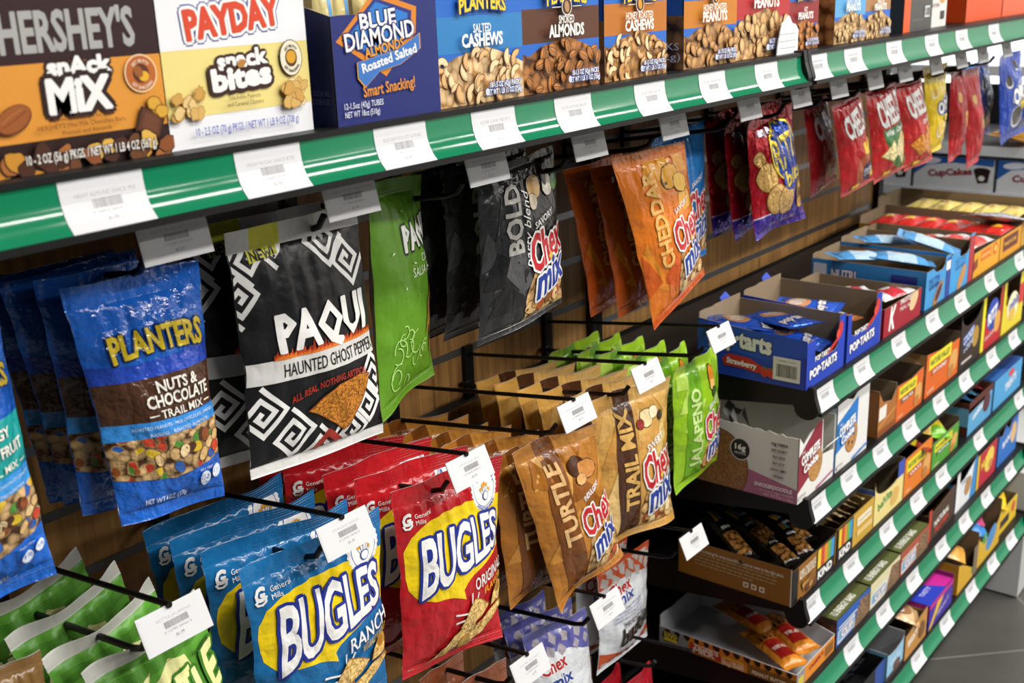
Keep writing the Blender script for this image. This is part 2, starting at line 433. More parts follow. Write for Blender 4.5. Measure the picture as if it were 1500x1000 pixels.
def hook(label, X, z, lines, tipy=.762, shift=-.016, tilt=22, group='black wire display hooks'):
    """scanner hook: back plate, lower peg with a turned-up tip, upper arm carrying the price tag; z = height of the peg tip"""
    h = empty('display_hook', (X, 1.045, z)); o = Vector((X, 1.045, z)); k = mat('#0b0b0c', 'black')
    q = MB(); q.box(-.009, -.003, -.075, .009, .004, .005, k); q.build('back_plate', h)
    pg = Vector((shift, 0, 0))
    q = MB(); q.tube([pg+Vector((0, 0, -.048)), pg+Vector((0, -.02, -.048)), pg+Vector((0, tipy-1.045+.018, -.012)), pg+Vector((0, tipy-1.045+.004, -.007)), pg+Vector((0, tipy-1.045-.004, .004))], .0031, k)
    q.tube([(0, 0, -.048), pg+Vector((0, -.004, -.048))], .0031, k, 6); q.build('peg', h)
    q = MB(); q.tube([(0, 0, -.008), (0, -.012, -.006), (0, .742-1.045, .034)], .0027, k); q.build('label_arm', h)
    if not lines: return tag(h, label, 'hook', group)
    q = MB(); k_ = MB(); tag_face(q, k_, Vector((0, .738-1.045, .0185)), .063, .033, tilt, lines)
    p = q.build('price_tag', h); p['label'] = 'white price tag'; k_.build('paper_ticket', p)
    tag(h, label, 'hook', group)
    return h

# ---------------------------------------------------------------- cartons
def wall(mb, org, ax, ay, nrm, pts, t, mo, mi, me=None):
    """a cardboard panel: outline pts in metres along ax, ay; outer face at org, thickness t inwards"""
    org, ax, ay, nrm = Vector(org), Vector(ax), Vector(ay), Vector(nrm); n = len(pts)
    vo = [org+ax*p[0]+ay*p[1] for p in pts]; vi = [p-nrm*t for p in vo]
    mb.add(vo+vi, [list(range(n))], mo)
    mb.add(vo+vi, [list(range(n, 2*n))[::-1]], mi)
    mb.add(vo+vi, [(i, n+i, n+(i+1) % n, (i+1) % n) for i in range(n)], me or mi)
def torn(x0, y0, x1, y1, n=14, amp=.002, seed=1):
    R = random.Random(seed)
    return [(x0+(x1-x0)*i/n, y0+(y1-y0)*i/n+(R.uniform(-amp, amp) if 0 < i < n else 0)) for i in range(n+1)]
def carton(name, label, x0, x1, y0, y1, z0, hf, hl, hb, hr, fcol, lcol, fd=None, ld=None, front=None, left=None, right=None, inner='#8d7a63', top=None, td=None,
           kind='card', cat='box', group=None, rcol=None, design_h=None, yaw=0, t=.0014):
    """an open or closed display carton with its front at y0; heights of front, left, back and right walls; front/left = outlines (metres) instead of plain rectangles"""
    w, d = x1-x0, y1-y0; K = mat(inner, 'kraft')
    o = MB(); V = Vector
    o.box(.001, .001, 0, w-.001, d-.001, .0015, K)
    L = left or [(0, 0), (d, 0), (d, hl), (0, hl)]
    wall(o, (0, d, 0), (0, -1, 0), (0, 0, 1), (-1, 0, 0), L, t, mat(lcol, kind), K)
    Rr = right or [(0, 0), (d, 0), (d, hr), (0, hr)]
    wall(o, (w, 0, 0), (0, 1, 0), (0, 0, 1), (1, 0, 0), [(d-p[0], p[1]) for p in Rr][::-1], t, mat(rcol or lcol, kind), K)
    wall(o, (w-t, d, 0), (-1, 0, 0), (0, 0, 1), (0, 1, 0), torn(0, hb, w-2*t, hb, 10, .001, 5)[::-1]+[(0, 0), (w-2*t, 0)], t, mat(lcol, kind), K)
    if ld:
        H = max(p[1] for p in L); cv = Cv(100, 100*H/d); ld(cv)
        print_flat(o, cv, (0, d, 0), (0, -d, 0), (0, 0, H), (-1, 0, 0), kind)
    if top:
        wall(o, (0, 0, max(hf, hl)), (1, 0, 0), (0, 1, 0), (0, 0, 1), [(0, 0), (w, 0), (w, d), (0, d)], t, mat(top, kind), K)
        if td: cv = Cv(100, 100*d/w); td(cv); print_flat(o, cv, (0, 0, max(hf, hl)), (w, 0, 0), (0, d, 0), (0, 0, 1), kind)
    r = o.build(name, loc=(x0, y0, z0))
    f = MB(); Fp = front or [(0, 0), (w, 0), (w, hf), (0, hf)]
    wall(f, (0, -.0002, 0), (1, 0, 0), (0, 0, 1), (0, -1, 0), Fp, t, mat(fcol, kind), K)
    if fd:
        H = design_h or max(p[1] for p in Fp); cv = Cv(100, 100*H/w); fd(cv)
        print_flat(f, cv, (0, -.0002, 0), (w, 0, 0), (0, 0, H), (0, -1, 0), kind)
    f.build('front_panel', r)
    if yaw: r.rotation_euler = (0, 0, math.radians(yaw))
    tag(r, label, cat, group)
    return r

def packet(name, label, cat, group, w, l, loc, rot, design, base, T=.006, kind='film', seed=1, nu=10, nv=14, st=.08, sb=.08, back=None):
    """a small flow-wrapped packet lying flat in its own frame (x = width, y = length), then placed"""
    C = [(-w/2, l/2, 0), (w/2, l/2, 0), (w/2, -l/2, 0), (-w/2, -l/2, 0)]
    o = bag(name, label, cat, group, C, design, base, back=back or base, kind=kind, T=T, Tb=T*.8, st=st, sb=sb, seed=seed, nu=nu, nv=nv, pinch=.02, belly=0, wr=.8, rib=.0003, origin=(0, 0, 0))
    o.location = loc; o.rotation_euler = rot
    return o

# ---------------------------------------------------------------- printed designs of the bags
WH = '#f2f1ee'
NUTS = ('nuts', '#e0b072', '#5d3514', 150, 1.2)
def blobs(cv, x0, y0, x1, y1, n, cols, r0, r1, seed=1, edge='#7a4a1c', wob=.12):
    """a heap of printed snack pieces: dark rim, body, lighter cap"""
    R = random.Random(seed)
    for i in range(n):
        x, y = R.uniform(x0, x1), R.uniform(y0, y1); a, b = R.uniform(r0, r1), R.uniform(r0, r1)*.75; t = R.uniform(0, 3.1); c = R.choice(cols)
        cv.ell(x, y, a*1.1, b*1.12, edge, t, 14, wob=wob, seed=i); cv.z -= .6
        cv.ell(x, y, a, b, c, t, 14, wob=wob, seed=i); cv.z -= .6
def gmills(cv, x, y, s, col=WH):
    cv.text('G', x, y+1.2*s, 6.6*s, col, w=6*s, bold=.06, shear=.25); cv.line([(x+2.4*s, y-.2*s), (x+2.2*s, y-2.8*s), (x+.4*s, y-4.2*s), (x-2*s, y-4*s), (x-2.8*s, y-2.6*s), (x-1*s, y-1.6*s), (x+3.2*s, y-.4*s)], 1.1*s, col)
    cv.text('General', x+11*s, y+2*s, 2.7*s, col, rot=3); cv.text('Mills', x+8.4*s, y-1.8*s, 2.7*s, col, rot=3)
def d_bugles(base, name, flav):
    def d(cv):
        H = cv.H; cv.base = base
        Y = lambda v: v*H
        bal = [(3, Y(.60)), (4, Y(.68)), (10, Y(.75)), (22, Y(.80)), (40, Y(.825)), (60, Y(.83)), (82, Y(.82)), (99.5, Y(.80)), (99.5, Y(.53)), (88, Y(.505)), (74, Y(.485)), (60, Y(.455)), (54, Y(.43)),
               (50, Y(.40)), (52, Y(.345)), (46, Y(.365)), (38, Y(.385)), (24, Y(.39)), (12, Y(.415)), (5, Y(.48)), (3, Y(.54))]
        cv.poly(bal, '#f3d21b')
        cv.ell(82, Y(.852), 13.5, 13.5, WH); cv.burst(82, Y(.852), 14.4, WH, 26); cv.ell(82, Y(.852), 11.2, 11.2, '#2a4aa0', n=30); cv.ell(82, Y(.852), 10.7, 10.7, WH, n=30)
        for i, (dx, dy, r) in enumerate(((-4.6, 2.2, .5), (-2.1, 4.6, .18), (.6, 5.2, -.05), (3, 4.2, -.3), (5, .6, -.9))):
            x, y = 82+dx, Y(.852)+dy-1
            cv.line([(82+dx*.35, Y(.852)-3), (x, y)], 2.2, '#2a4aa0'); cv.line([(82+dx*.35, Y(.852)-3), (x, y)], 1.5, WH)
            cv.line([(82+dx*.72, Y(.852)-3+(y-Y(.852)+3)*.68), (x, y+.6)], 1.9, '#e8a019')
        cv.ell(82, Y(.852)-4, 3.3, 3, '#2a4aa0'); cv.ell(82, Y(.852)-4, 2.7, 2.5, WH)
        def ring(k, r):
            def f(x, y):
                a = k*x/r; rr = r-y*k
                return rr*np.sin(a), -rr*np.cos(a)
            return f
        cv.text('FINGER HAT', 82, Y(.852), 2.3, '#2a4aa0', w=21, bold=.02, warp=lambda x, y: ((12.4-y)*np.sin(x/12.4), -(12.4-y)*np.cos(x/12.4)))
        cv.text("AMERICA'S #1", 82, Y(.852), 2.2, '#2a4aa0', w=22, bold=.02, warp=lambda x, y: ((11.6+y)*np.sin(x/11.6), (11.6+y)*np.cos(x/11.6)))
        gmills(cv, 8.5, Y(.835), 1.15)
        hgt = 39
        def wp(x, y):
            k = 1.0-.0052*(x+38); return x+.10*y*(x < 0)-.02*y, (y-9)*k*1.05+7+x*.06-.0020*x*x+2
        cv.text('BUGLES', 54, Y(.625), hgt, WH, w=78, bold=.022, out=[('#22328c', .055)], warp=wp, res=3, space=.93)
        cv.text(name, 80, Y(.425), 9.5, WH, w=38, rot=9, bold=.012)
        cv.text(flav, 86, Y(.36), 5, '#f0c21c', w=26, rot=9)
        for a, b in (((57, Y(.37)), (57.5, Y(.31))), ((65, Y(.355)), (62, Y(.30))), ((40, Y(.285)), (56, Y(.262))), ((41, Y(.235)), (55, Y(.238)))): cv.line([a, b], 1.3, WH)
        cone = lambda P, c, e: (cv.poly(P, e), cv.poly([(sum(p[0] for p in P)/len(P)*.07+p[0]*.93, sum(p[1] for p in P)/len(P)*.07+p[1]*.93) for p in P], c))
        G = ('nuts', '#f6d58c', '#d29c46', 330, 1.0)
        cone([(16, Y(.05)), (30, Y(.045)), (50, Y(.10)), (66, Y(.155)), (62, Y(.215)), (52, Y(.215)), (42, Y(.17)), (28, Y(.085))], G, '#a46d1f')
        cone([(46, Y(.20)), (52, Y(.27)), (60, Y(.335)), (68, Y(.315)), (80, Y(.255)), (70, Y(.205)), (60, Y(.185)), (50, Y(.185))], G, '#a46d1f')
        cone([(82, Y(.235)), (96, Y(.24)), (99, Y(.31)), (96, Y(.345)), (88, Y(.335)), (84, Y(.30))], G, '#a46d1f'); cv.ell(92.5, Y(.318), 5.2, 4.4, '#c89236'); cv.ell(92, Y(.315), 3.6, 2.9, '#a9742a')
        cone([(48, Y(.07)), (56, Y(.055)), (76, Y(.115)), (99, Y(.205)), (97, Y(.235)), (84, Y(.225)), (62, Y(.165)), (47, Y(.115))], G, '#a46d1f'); cv.ell(53, Y(.1), 5.4, 7, '#cf9a3c', .4); cv.ell(53.5, Y(.1), 3.9, 5.4, '#dcae57', .4)
        cv.text('CRISPY CORN SNACKS', 16, Y(.035)+1.5, 2.6, WH, w=26)
    return d

def facets(cv, cols, seed=2):
    R = random.Random(seed); H = cv.H
    for i in range(15):
        x, y = R.uniform(-10, 90), R.uniform(.1*H, .95*H)
        cv.poly([(x, y), (x+R.uniform(15, 45), y+R.uniform(-25, 25)), (x+R.uniform(5, 30), y+R.uniform(15, 50))], R.choice(cols)); cv.z -= .5
def d_mix(base, fac, vt, vcol, band=None, small='SAVORY', script=None, seed=2, top=None, chip=None, heap=None):
    """a snack-mix bag: tonal facets, a name running up the left side, the two-line brand word, a heap of pieces low on the right"""
    def d(cv):
        H = cv.H; Y = lambda v: v*H
        facets(cv, fac, seed)
        if band: cv.poly([(18, Y(.03)), (44, Y(.03)), (40, Y(.35)), (43, Y(.7)), (50, Y(.95)), (28, Y(.95)), (17, Y(.6)), (15, Y(.3))], band)
        hp = heap or ('nuts', '#e3b878', '#6a3a16', 95, 1.15)
        cv.poly([(44, Y(.04)), (99.5, Y(.04)), (99.5, Y(.17)), (88, Y(.20)), (78, Y(.19)), (66, Y(.25)), (58, Y(.33)), (52, Y(.36)), (47, Y(.28)), (44, Y(.2))], hp)
        blobs(cv, 50, Y(.07), 94, Y(.16), 10, chip or ['#e6c184', '#d9a257', '#b5532d', '#8a5527', '#efd9a8'], 5, 8, seed, '#5e3815')
        if top:
            for (x, y, a, b, c, t) in top: cv.ell(x, Y(y), a*1.08, b*1.08, '#3a1d0c', t, 18); cv.ell(x, Y(y), a, b, c, t, 18, wob=.06)
        n = len(vt); x = 31; L, vc = {4: (.40, .68), 6: (.50, .62), 7: (.58, .60), 9: (.66, .56), 8: (.64, .48)}.get(n, (.6, .55))
        cv.text(vt, x, Y(vc), 16, vcol, w=Y(L), bold=.035, rot=88)
        if script: cv.text(script, x+13, Y(.60), 8, WH, w=Y(.46), shear=.4, rot=86)
        cv.text(small, 68, Y(.625), 5.2, WH, w=28, rot=12, bold=.02)
        hal = [('#f4f2ee', .06)]
        cv.text('Chex', 71, Y(.475), 29, '#c3242f', w=52, rot=10, bold=.032, shear=.12, out=hal)
        cv.text('mix', 75, Y(.29), 27, '#24409a', w=46, rot=10, bold=.03, shear=.12, out=hal)
        q = (74, Y(.385)); cv.poly([(q[0]-3.2, q[1]), (q[0], q[1]-4), (q[0]+3.2, q[1]), (q[0], q[1]+4)], '#e0b24e')
    return d

def d_buddies(acc, sq, seed=4, word='muddy'):
    def d(cv):
        H = cv.H; Y = lambda v: v*H; R = random.Random(seed)
        cv.poly([(0, Y(.80)), (30, Y(.85)), (60, Y(.83)), (100, Y(.74)), (100, H), (0, H)], acc)
        for i in range(5):
            for j in range(3):
                x, y = 8+i*20+R.uniform(-3, 3)+(j % 2)*9, Y(.86+.065*j)-i*1.4; t = R.uniform(-.3, .3)+.2
                c, s = math.cos(t)*7, math.sin(t)*7; cv.poly([(x-c, y-s), (x+s, y-c), (x+c, y+s), (x-s, y+c)], sq); cv.z -= .7
        cv.poly([(0, 0), (100, 0), (100, Y(.16)), (60, Y(.10)), (30, Y(.13)), (0, Y(.2))], acc)
        for i in range(6): cv.rect(4+i*17, Y(.03), 14+i*17, Y(.09), sq); cv.z -= .7
        cv.text('Chex', 30, Y(.775), 15, '#b3222e', w=38, rot=6, bold=.03, shear=.1, out=[(WH, .07)]); cv.text('mix', 36, Y(.68), 13, '#24409a', w=32, rot=6, bold=.03, shear=.1, out=[(WH, .07)])
        cv.text('BRAND SNACK', 36, Y(.625), 2.6, '#8a6f5c', rot=6)
        for i, t in enumerate(('CRISPY CORN CHEX RICED', 'CHOCOLATY & CREAM', 'SNACK WITH A DELIGHTFUL', 'SWEET SMOOTH FINISH')): cv.text(t, 42, Y(.58-.035*i), 2.7, '#5a5fa0', w=48, rot=3)
        cv.text(word.upper(), 50, Y(.42), 7.5, '#3c2a1f', w=34, rot=8)
        cv.text('buddies', 62, Y(.33), 22, '#33231a', w=70, shear=.2, rot=9, bold=.035)
        cv.text('NET WT 4.5 OZ', 30, Y(.115)+2, 2.6, '#7a5a4a')
    return d

def key_spiral(cv, cx, cy, s, rot, col=WH, w=3.2, n=9):
    P = [(0, 0)]; L = 1; d = 0; x = y = 0
    for i in range(n):
        dx, dy = ((1, 0), (0, 1), (-1, 0), (0, -1))[i % 4]; x += dx*L; y += dy*L; P.append((x, y))
        if i % 2: L += 1
    c, q = math.cos(rot), math.sin(rot)
    cv.line([(cx+(px*c-py*q)*s, cy+(px*q+py*c)*s) for px, py in P], w, col)
def d_ghost(cv):
    H = cv.H; Y = lambda v: v*H; a = math.pi/4
    for x, y, r in ((12, .88, a), (3, .72, a), (30, .93, a), (86, .80, a+1.57), (68, .90, a+1.57), (8, .27, a+3.14), (26, .16, a+3.14), (45, .055, a+3.14), (84, .17, a-1.57), (70, .08, a-1.57), (94, .28, a-1.57)):
        key_spiral(cv, x, Y(y), 5.2, r, w=2.9, n=8)
    cv.poly([(40, Y(.06)), (52, Y(.13)), (64, Y(.06)), (60, Y(.04)), (52, Y(.09)), (45, Y(.04))], '#a8342a')
    cv.poly([(12, Y(.94)), (34, Y(.94)), (32, Y(.885)), (12, Y(.865))], '#c9c526'); cv.text('NEW!', 22, Y(.893), 5.6, '#141414', w=17, bold=.04)
    cv.rect(0, Y(.385), 100, Y(.475), '#d6d4d0')
    R = random.Random(4); P = [(19, Y(.475))]
    for i in range(26):
        x = 19+81*i/26; P += [(x, Y(.478)), (x+1.2+R.uniform(0, .8), Y(.478)+R.uniform(3, 7.5)), (x+2.2, Y(.48)+1.5)]
    P.append((100, Y(.475))); 
    for k, (col, f) in enumerate((('#8e2f18', 1.0), ('#c4491c', .72), ('#d9782a', .42))):
        for i in range(27):
            x = 18.5+3*i+R.uniform(-.6, .6); h = R.uniform(4.5, 8.5)*f
            cv.poly([(x-1.9, Y(.474)), (x+1.9, Y(.474)), (x+1.5, Y(.474)+h*.45), (x+.9+R.uniform(-.5, .8), Y(.474)+h), (x-.3, Y(.474)+h*.5), (x-1.2, Y(.474)+h*.6)], col); cv.z -= .95
    cv.z += 1
    def wp(x, y): return x, y*(1+.0008*x)+.02*x
    cv.text('PAQUI', 57, Y(.585), 22, '#e9e7e3', w=72, bold=.045, warp=wp, res=1)
    cv.text('HAUNTED GHOST PEPPER', 60, Y(.43), 8, '#161616', w=76, bold=.004)
    cv.text('ALL REAL. NOTHING ARTIFICIAL.', 57, Y(.325), 4.2, '#a8321f', w=62, bold=.02, warp=lambda x, y: (x, y-.004*x*x+.06*x+2))
    cv.poly([(36, Y(.235)), (46, Y(.275)), (60, Y(.315)), (78, Y(.325)), (90, Y(.305)), (86, Y(.26)), (78, Y(.19)), (68, Y(.115)), (64, Y(.10)), (52, Y(.165)), (42, Y(.215))], '#7a3b10')
    cv.poly([(37, Y(.235)), (47, Y(.273)), (60, Y(.312)), (78, Y(.322)), (89, Y(.303)), (85, Y(.26)), (77, Y(.19)), (67, Y(.118)), (64, Y(.104)), (52, Y(.168)), (42, Y(.218))], ('nuts', '#cf8a2e', '#8f4713', 420, 1.0))
def d_verde(cv):
    H = cv.H; Y = lambda v: v*H
    cv.text('PAQUI', 66, Y(.76), 17, '#eeeee6', w=62, bold=.045, out=[('#20301a', .075)], rot=4, res=1)
    cv.text('COOL', 72, Y(.645), 6, '#e8f3d8', w=22); cv.text('SALSA VERDE', 70, Y(.59), 6.5, '#e8f3d8', w=52)
    cv.poly([(62, Y(.28)), (84, Y(.56)), (97, Y(.52)), (99, Y(.2)), (88, Y(.14)), (78, Y(.33))], ('nuts', '#b58b3c', '#6d4d1b', 420, 1.0))
    R = random.Random(8)
    for i in range(14):
        x, y = R.uniform(16, 62), Y(R.uniform(.08, .36)); r = R.uniform(4, 10); t = R.uniform(0, 6)
        cv.line([(x+r*math.cos(t+k*.5)*(1-k*.03), y+r*math.sin(t+k*.5)*(1-k*.03)) for k in range(9)], .7, '#bfe48a')
    for i in range(12): x, y = R.uniform(8, 90), Y(R.uniform(.4, .95)); cv.poly([(x, y), (x+R.uniform(2, 7), y+R.uniform(-1, 2)), (x+R.uniform(1, 4), y+R.uniform(1, 3))], '#dff0c4')
def d_trail(a, b, c, l1, l2, pal, light='#d8b27a', big='PLANTERS'):
    """a trail-mix pouch: arched yellow name, a coloured band, a clear window full of nuts"""
    def d(cv):
        H = cv.H; Y = lambda v: v*H
        cv.poly([(0, Y(.68)), (30, Y(.665)), (70, Y(.675)), (100, Y(.70)), (100, Y(.60)), (0, Y(.60))], a)
        cv.rect(0, Y(.43), 100, Y(.605), b)
        cv.poly([(0, Y(.36)), (100, Y(.36)), (100, Y(.425)), (0, Y(.435))], c)
        cv.poly([(0, Y(.20)), (50, Y(.165)), (100, Y(.205)), (100, Y(.365)), (0, Y(.365))], ('nuts', light, '#4a2c16', 120, 1.1, pal))
        blobs(cv, 34, Y(.21), 95, Y(.33), 16, ['#e5c48c', '#dcb577', '#4a2b1a', '#e9cf9e']+list(pal), 4, 6.5, 3, '#6b4420', .08)
        cv.text(big, 56, Y(.735), 17, '#dcc02c', w=76, bold=.035, out=[('#1a2a55', .06)], warp=lambda x, y: (x, y*(1+.00010*x*x)-.0022*x*x+3))
        cv.text(l1, 62, Y(.565), 8.5, '#ece6dc', w=38, bold=.03); cv.text(l2, 62, Y(.51), 9, '#ece6dc', w=60, bold=.03); cv.text('TRAIL MIX', 62, Y(.455), 6.2, '#ece6dc', w=42, bold=.012)
        for x0, x1 in ((32, 39), (85, 92)): cv.rect(x0, Y(.455)-.5, x1, Y(.455)+.5, '#ece6dc')
        cv.text('ROASTED PEANUTS - MILK CHOCOLATE CANDIES', 56, Y(.41), 2.6, '#d8e6f4', w=74); cv.text('RAISINS - ROASTED ALMONDS', 58, Y(.38), 2.6, '#d8e6f4', w=54)
        cv.text('NET WT 6 OZ (170g)', 40, Y(.09), 4.2, '#dfe8f2', w=40, bold=.012)
        cv.ell(78, Y(.125), 5.5, 6, '#dfe8f2'); cv.text('170', 78, Y(.13), 4.2, '#1c5fb8', w=8, bold=.02); cv.text('CALORIES', 78, Y(.105), 1.5, '#1c5fb8', w=8); cv.ell(90, Y(.14), 5, 5.6, '#dfe8f2'); cv.text('2.5g', 90, Y(.145), 3, '#1c5fb8', w=7); cv.text('PER 3 TBSP', 78, Y(.17), 2, '#dfe8f2', w=14)
    return d
def d_kettle(cv):
    H = cv.H; Y = lambda v: v*H; P = '#e9e7a0'
    cv.poly([(0, Y(.70)), (14, Y(.74)), (30, Y(.83)), (40, Y(.855)), (34, Y(.80)), (20, Y(.70)), (8, Y(.60))], P); cv.poly([(26, Y(.66)), (40, Y(.80)), (56, Y(.855)), (70, Y(.82)), (74, Y(.74)), (62, Y(.79)), (48, Y(.76)), (38, Y(.68))], P)
    for i in range(7): cv.line([(6, Y(.895-.008*i)), (96, Y(.895-.008*i))], .35, '#2c5a14')
    for t, x, h, v in (('K', 14, 34, .64), ('E', 32, 26, .635), ('T', 47, 30, .66), ('T', 62, 33, .68), ('L', 76, 31, .66), ('E', 90, 38, .68)):
        cv.text(t, x, Y(v), h, P, w=15, bold=.04, shear=.05, rot=4, out=[('#3b7a1e', .07)])
    cv.text('BRAND', 50, Y(.5), 5, P, w=26); cv.text('JALAPENO', 50, Y(.42), 11, '#e9e7a0', w=62, bold=.03)
    cv.text('SEP142019', 84, Y(.80), 3, '#2b3a1c', w=18)
def d_ritz(cv):
    H = cv.H; Y = lambda v: v*H
    cv.poly([(0, 0), (100, 0), (100, Y(.42)), (74, Y(.33)), (58, Y(.25)), (30, Y(.19)), (0, Y(.17))], '#46309a'); cv.line([(0, Y(.17)), (30, Y(.19)), (58, Y(.25)), (74, Y(.33)), (100, Y(.42))], 1.4, '#d8d0e8')
    for x, v, r in ((14, .66, 8), (22, .50, 15), (34, .30, 16), (52, .27, 16)):
        cv.ell(x, Y(v), r*1.06, r*1.0, '#7a4c1c'); cv.ell(x, Y(v), r, r*.95, '#d9aa5e'); cv.ell(x-.6, Y(v)+.8, r*.88, r*.83, '#e2b76e')
        for i in range(7): a = i*.9; cv.ell(x+r*.55*math.cos(a), Y(v)+r*.5*math.sin(a), .9, .9, '#a8732f', hold=i > 0)
    cv.rect(12, Y(.845), 56, Y(.89), '#a02232'); cv.text('Big Bag', 35, Y(.868), 6, '#c9cde0', w=36, bold=.04)
    cv.ell(62, Y(.67), 32, 31, '#f0d22a'); cv.ell(62, Y(.67), 29.5, 28.5, '#2346a4')
    cv.text('RITZ', 60, Y(.675), 32, '#f3d83a', w=50, bold=.02, rot=4, space=1.1); cv.ell(70, Y(.47), 25, 15, '#2346a4', .3); cv.text('bits', 69, Y(.47), 17, '#f3d83a', w=36, bold=.03, rot=12)
    cv.ell(86, Y(.27), 11, 16, '#e0b05a', -.3); cv.text('PEANUT', 86, Y(.29), 5, '#33200f', w=17, bold=.03); cv.text('BUTTER', 86, Y(.25), 5, '#33200f', w=17, bold=.03)
    cv.text('NET WT 3 OZ (85g)', 48, Y(.1), 3.4, '#cfc8e4', w=50)
def d_cheez(kind):
    def d(cv):
        H = cv.H; Y = lambda v: v*H
        if kind == 'snack':
            cv.poly([(50, Y(.52)), (99, Y(.62)), (99, Y(.08)), (60, Y(.1))], '#e6bd35'); cv.text("SNACK MIX", 76, Y(.545), 9, '#c02030', w=40, rot=14, bold=.03)
            cv.ell(56, Y(.2), 28, 28, '#9c4a2a'); cv.ell(66, Y(.19), 17, 17, '#1f2c50'); cv.text('CRUNCHY', 66, Y(.21), 6, WH, w=28, bold=.03); cv.text('CHEESY', 66, Y(.16), 5, WH, w=24)
        elif kind == 'white':
            cv.poly([(20, Y(.55)), (90, Y(.62)), (99, Y(.1)), (60, Y(.06)), (34, Y(.2))], '#2f6a33'); cv.text('White Cheddar', 56, Y(.535), 8, WH, w=60, rot=6, bold=.02)
            for P in ([(12, .28), (42, .43), (52, .27), (40, .18)], [(44, .30), (66, .52), (88, .33), (70, .10)], [(70, .42), (96, .50), (98, .30), (84, .27)]): cv.poly([(x, Y(v)) for x, v in P], '#a8863a'); cv.poly([(x*.94+3.4, Y(v*.94+.018)) for x, v in P], ('nuts', '#e9dca6', '#cdb878', 260, 1))
        else:
            cv.text('Original', 70, Y(.56), 7, WH, w=40, rot=14, bold=.02)
            for P in ([(10, .30), (40, .42), (56, .2), (34, .14)], [(44, .22), (60, .50), (92, .34), (74, .08)], [(70, .30), (90, .44), (99, .24), (88, .12)]): cv.poly([(x, Y(v)) for x, v in P], '#8a4a12'); cv.poly([(x*.94+3.4, Y(v*.94+.018)) for x, v in P], ('nuts', '#e39a34', '#b9671c', 260, 1))
        cv.text('CHEEZ-IT', 54, Y(.76), 34, WH, w=74, rot=8, bold=.04, space=1.0)
        cv.rect(22, Y(.03), 40, Y(.09), '#e8d23a'); cv.text('NET WT 3 OZ', 62, Y(.055), 3, '#e8d8c8', w=30)
    return d
def d_oreo(main, txt2='mini'):
    def d(cv):
        H = cv.H; Y = lambda v: v*H
        dk = '#231a1c' if main != 'y' else '#d9b548'
        for x, v, r, t in ((62, .86, 8, .5), (24, .70, 9, 0), (90, .33, 10, 1), (40, .28, 16, .2), (70, .13, 9, .7)):
            cv.ell(x, Y(v), r*1.08, r*.98, WH, t, 20); cv.ell(x, Y(v)+1, r, r*.88, dk, t, 20)
        cv.ell(66, Y(.55), 40, 17, '#e6eaf4', .2); cv.ell(66, Y(.55), 38, 15.5, '#1d49a8' if main == 'y' else '#2b62c8', .2)
        cv.text('OREO', 62, Y(.555), 22, WH, w=66, bold=.05, rot=10, out=[('#14306e', .08)]); cv.text(txt2, 70, Y(.44), 17, '#f1d43a', w=38, bold=.05, rot=10, out=[('#16306e', .075)])
    return d
def d_plain(a, b):
    def d(cv):
        H = cv.H; Y = lambda v: v*H
        cv.poly([(0, Y(.5)), (100, Y(.62)), (100, Y(.3)), (0, Y(.24))], a); cv.ell(62, Y(.45), 14, 17, b, .3); cv.ell(30, Y(.7), 9, 10, b, .3)
    return d

# ---------------------------------------------------------------- the setting
BK = mat('#0d0d0e', 'black')
def make_floor():
    m = bpy.data.materials.new('stone_floor'); m.use_nodes = True; N = m.node_tree.nodes; L = m.node_tree.links; b = N['Principled BSDF']
    tc = N.new('ShaderNodeNewGeometry'); mp = N.new('ShaderNodeMapping'); mp.inputs['Rotation'].default_value = (0, 0, math.radians(45)); mp.inputs['Location'].default_value = (.3, .226, 0)
    L.new(tc.outputs['Position'], mp.inputs[0])
    br = N.new('ShaderNodeTexBrick'); br.offset = .5; br.inputs['Scale'].default_value = 1; br.inputs['Mortar Size'].default_value = .0022; br.inputs['Brick Width'].default_value = 1.2; br.inputs['Row Height'].default_value = .6
    br.inputs['Color1'].default_value = (*lin('#56554f'), 1); br.inputs['Color2'].default_value = (*lin('#5c5b55'), 1); br.inputs['Mortar'].default_value = (*lin('#93928a'), 1)
    L.new(mp.outputs[0], br.inputs['Vector'])
    n = N.new('ShaderNodeTexNoise'); n.inputs['Scale'].default_value = 7; n.inputs['Detail'].default_value = 6; L.new(mp.outputs[0], n.inputs['Vector'])
    x = N.new('ShaderNodeMix'); x.data_type = 'RGBA'; x.blend_type = 'MULTIPLY'; x.inputs[0].default_value = .55; L.new(br.outputs[0], x.inputs[6]); L.new(n.outputs[0], x.inputs[7])
    L.new(x.outputs[2], b.inputs['Base Color']); b.inputs['Roughness'].default_value = .45
    q = MB(); q.box(-3, -6, -.05, 7, 6, 0, m); tag(q.build('floor'), kind='structure')
make_floor()
q = MB(); q.box(6.0, -6, 0, 6.1, 6, 3.3, mat('#d8d6d0', 'paper')); tag(q.build('wall_right'), kind='structure')

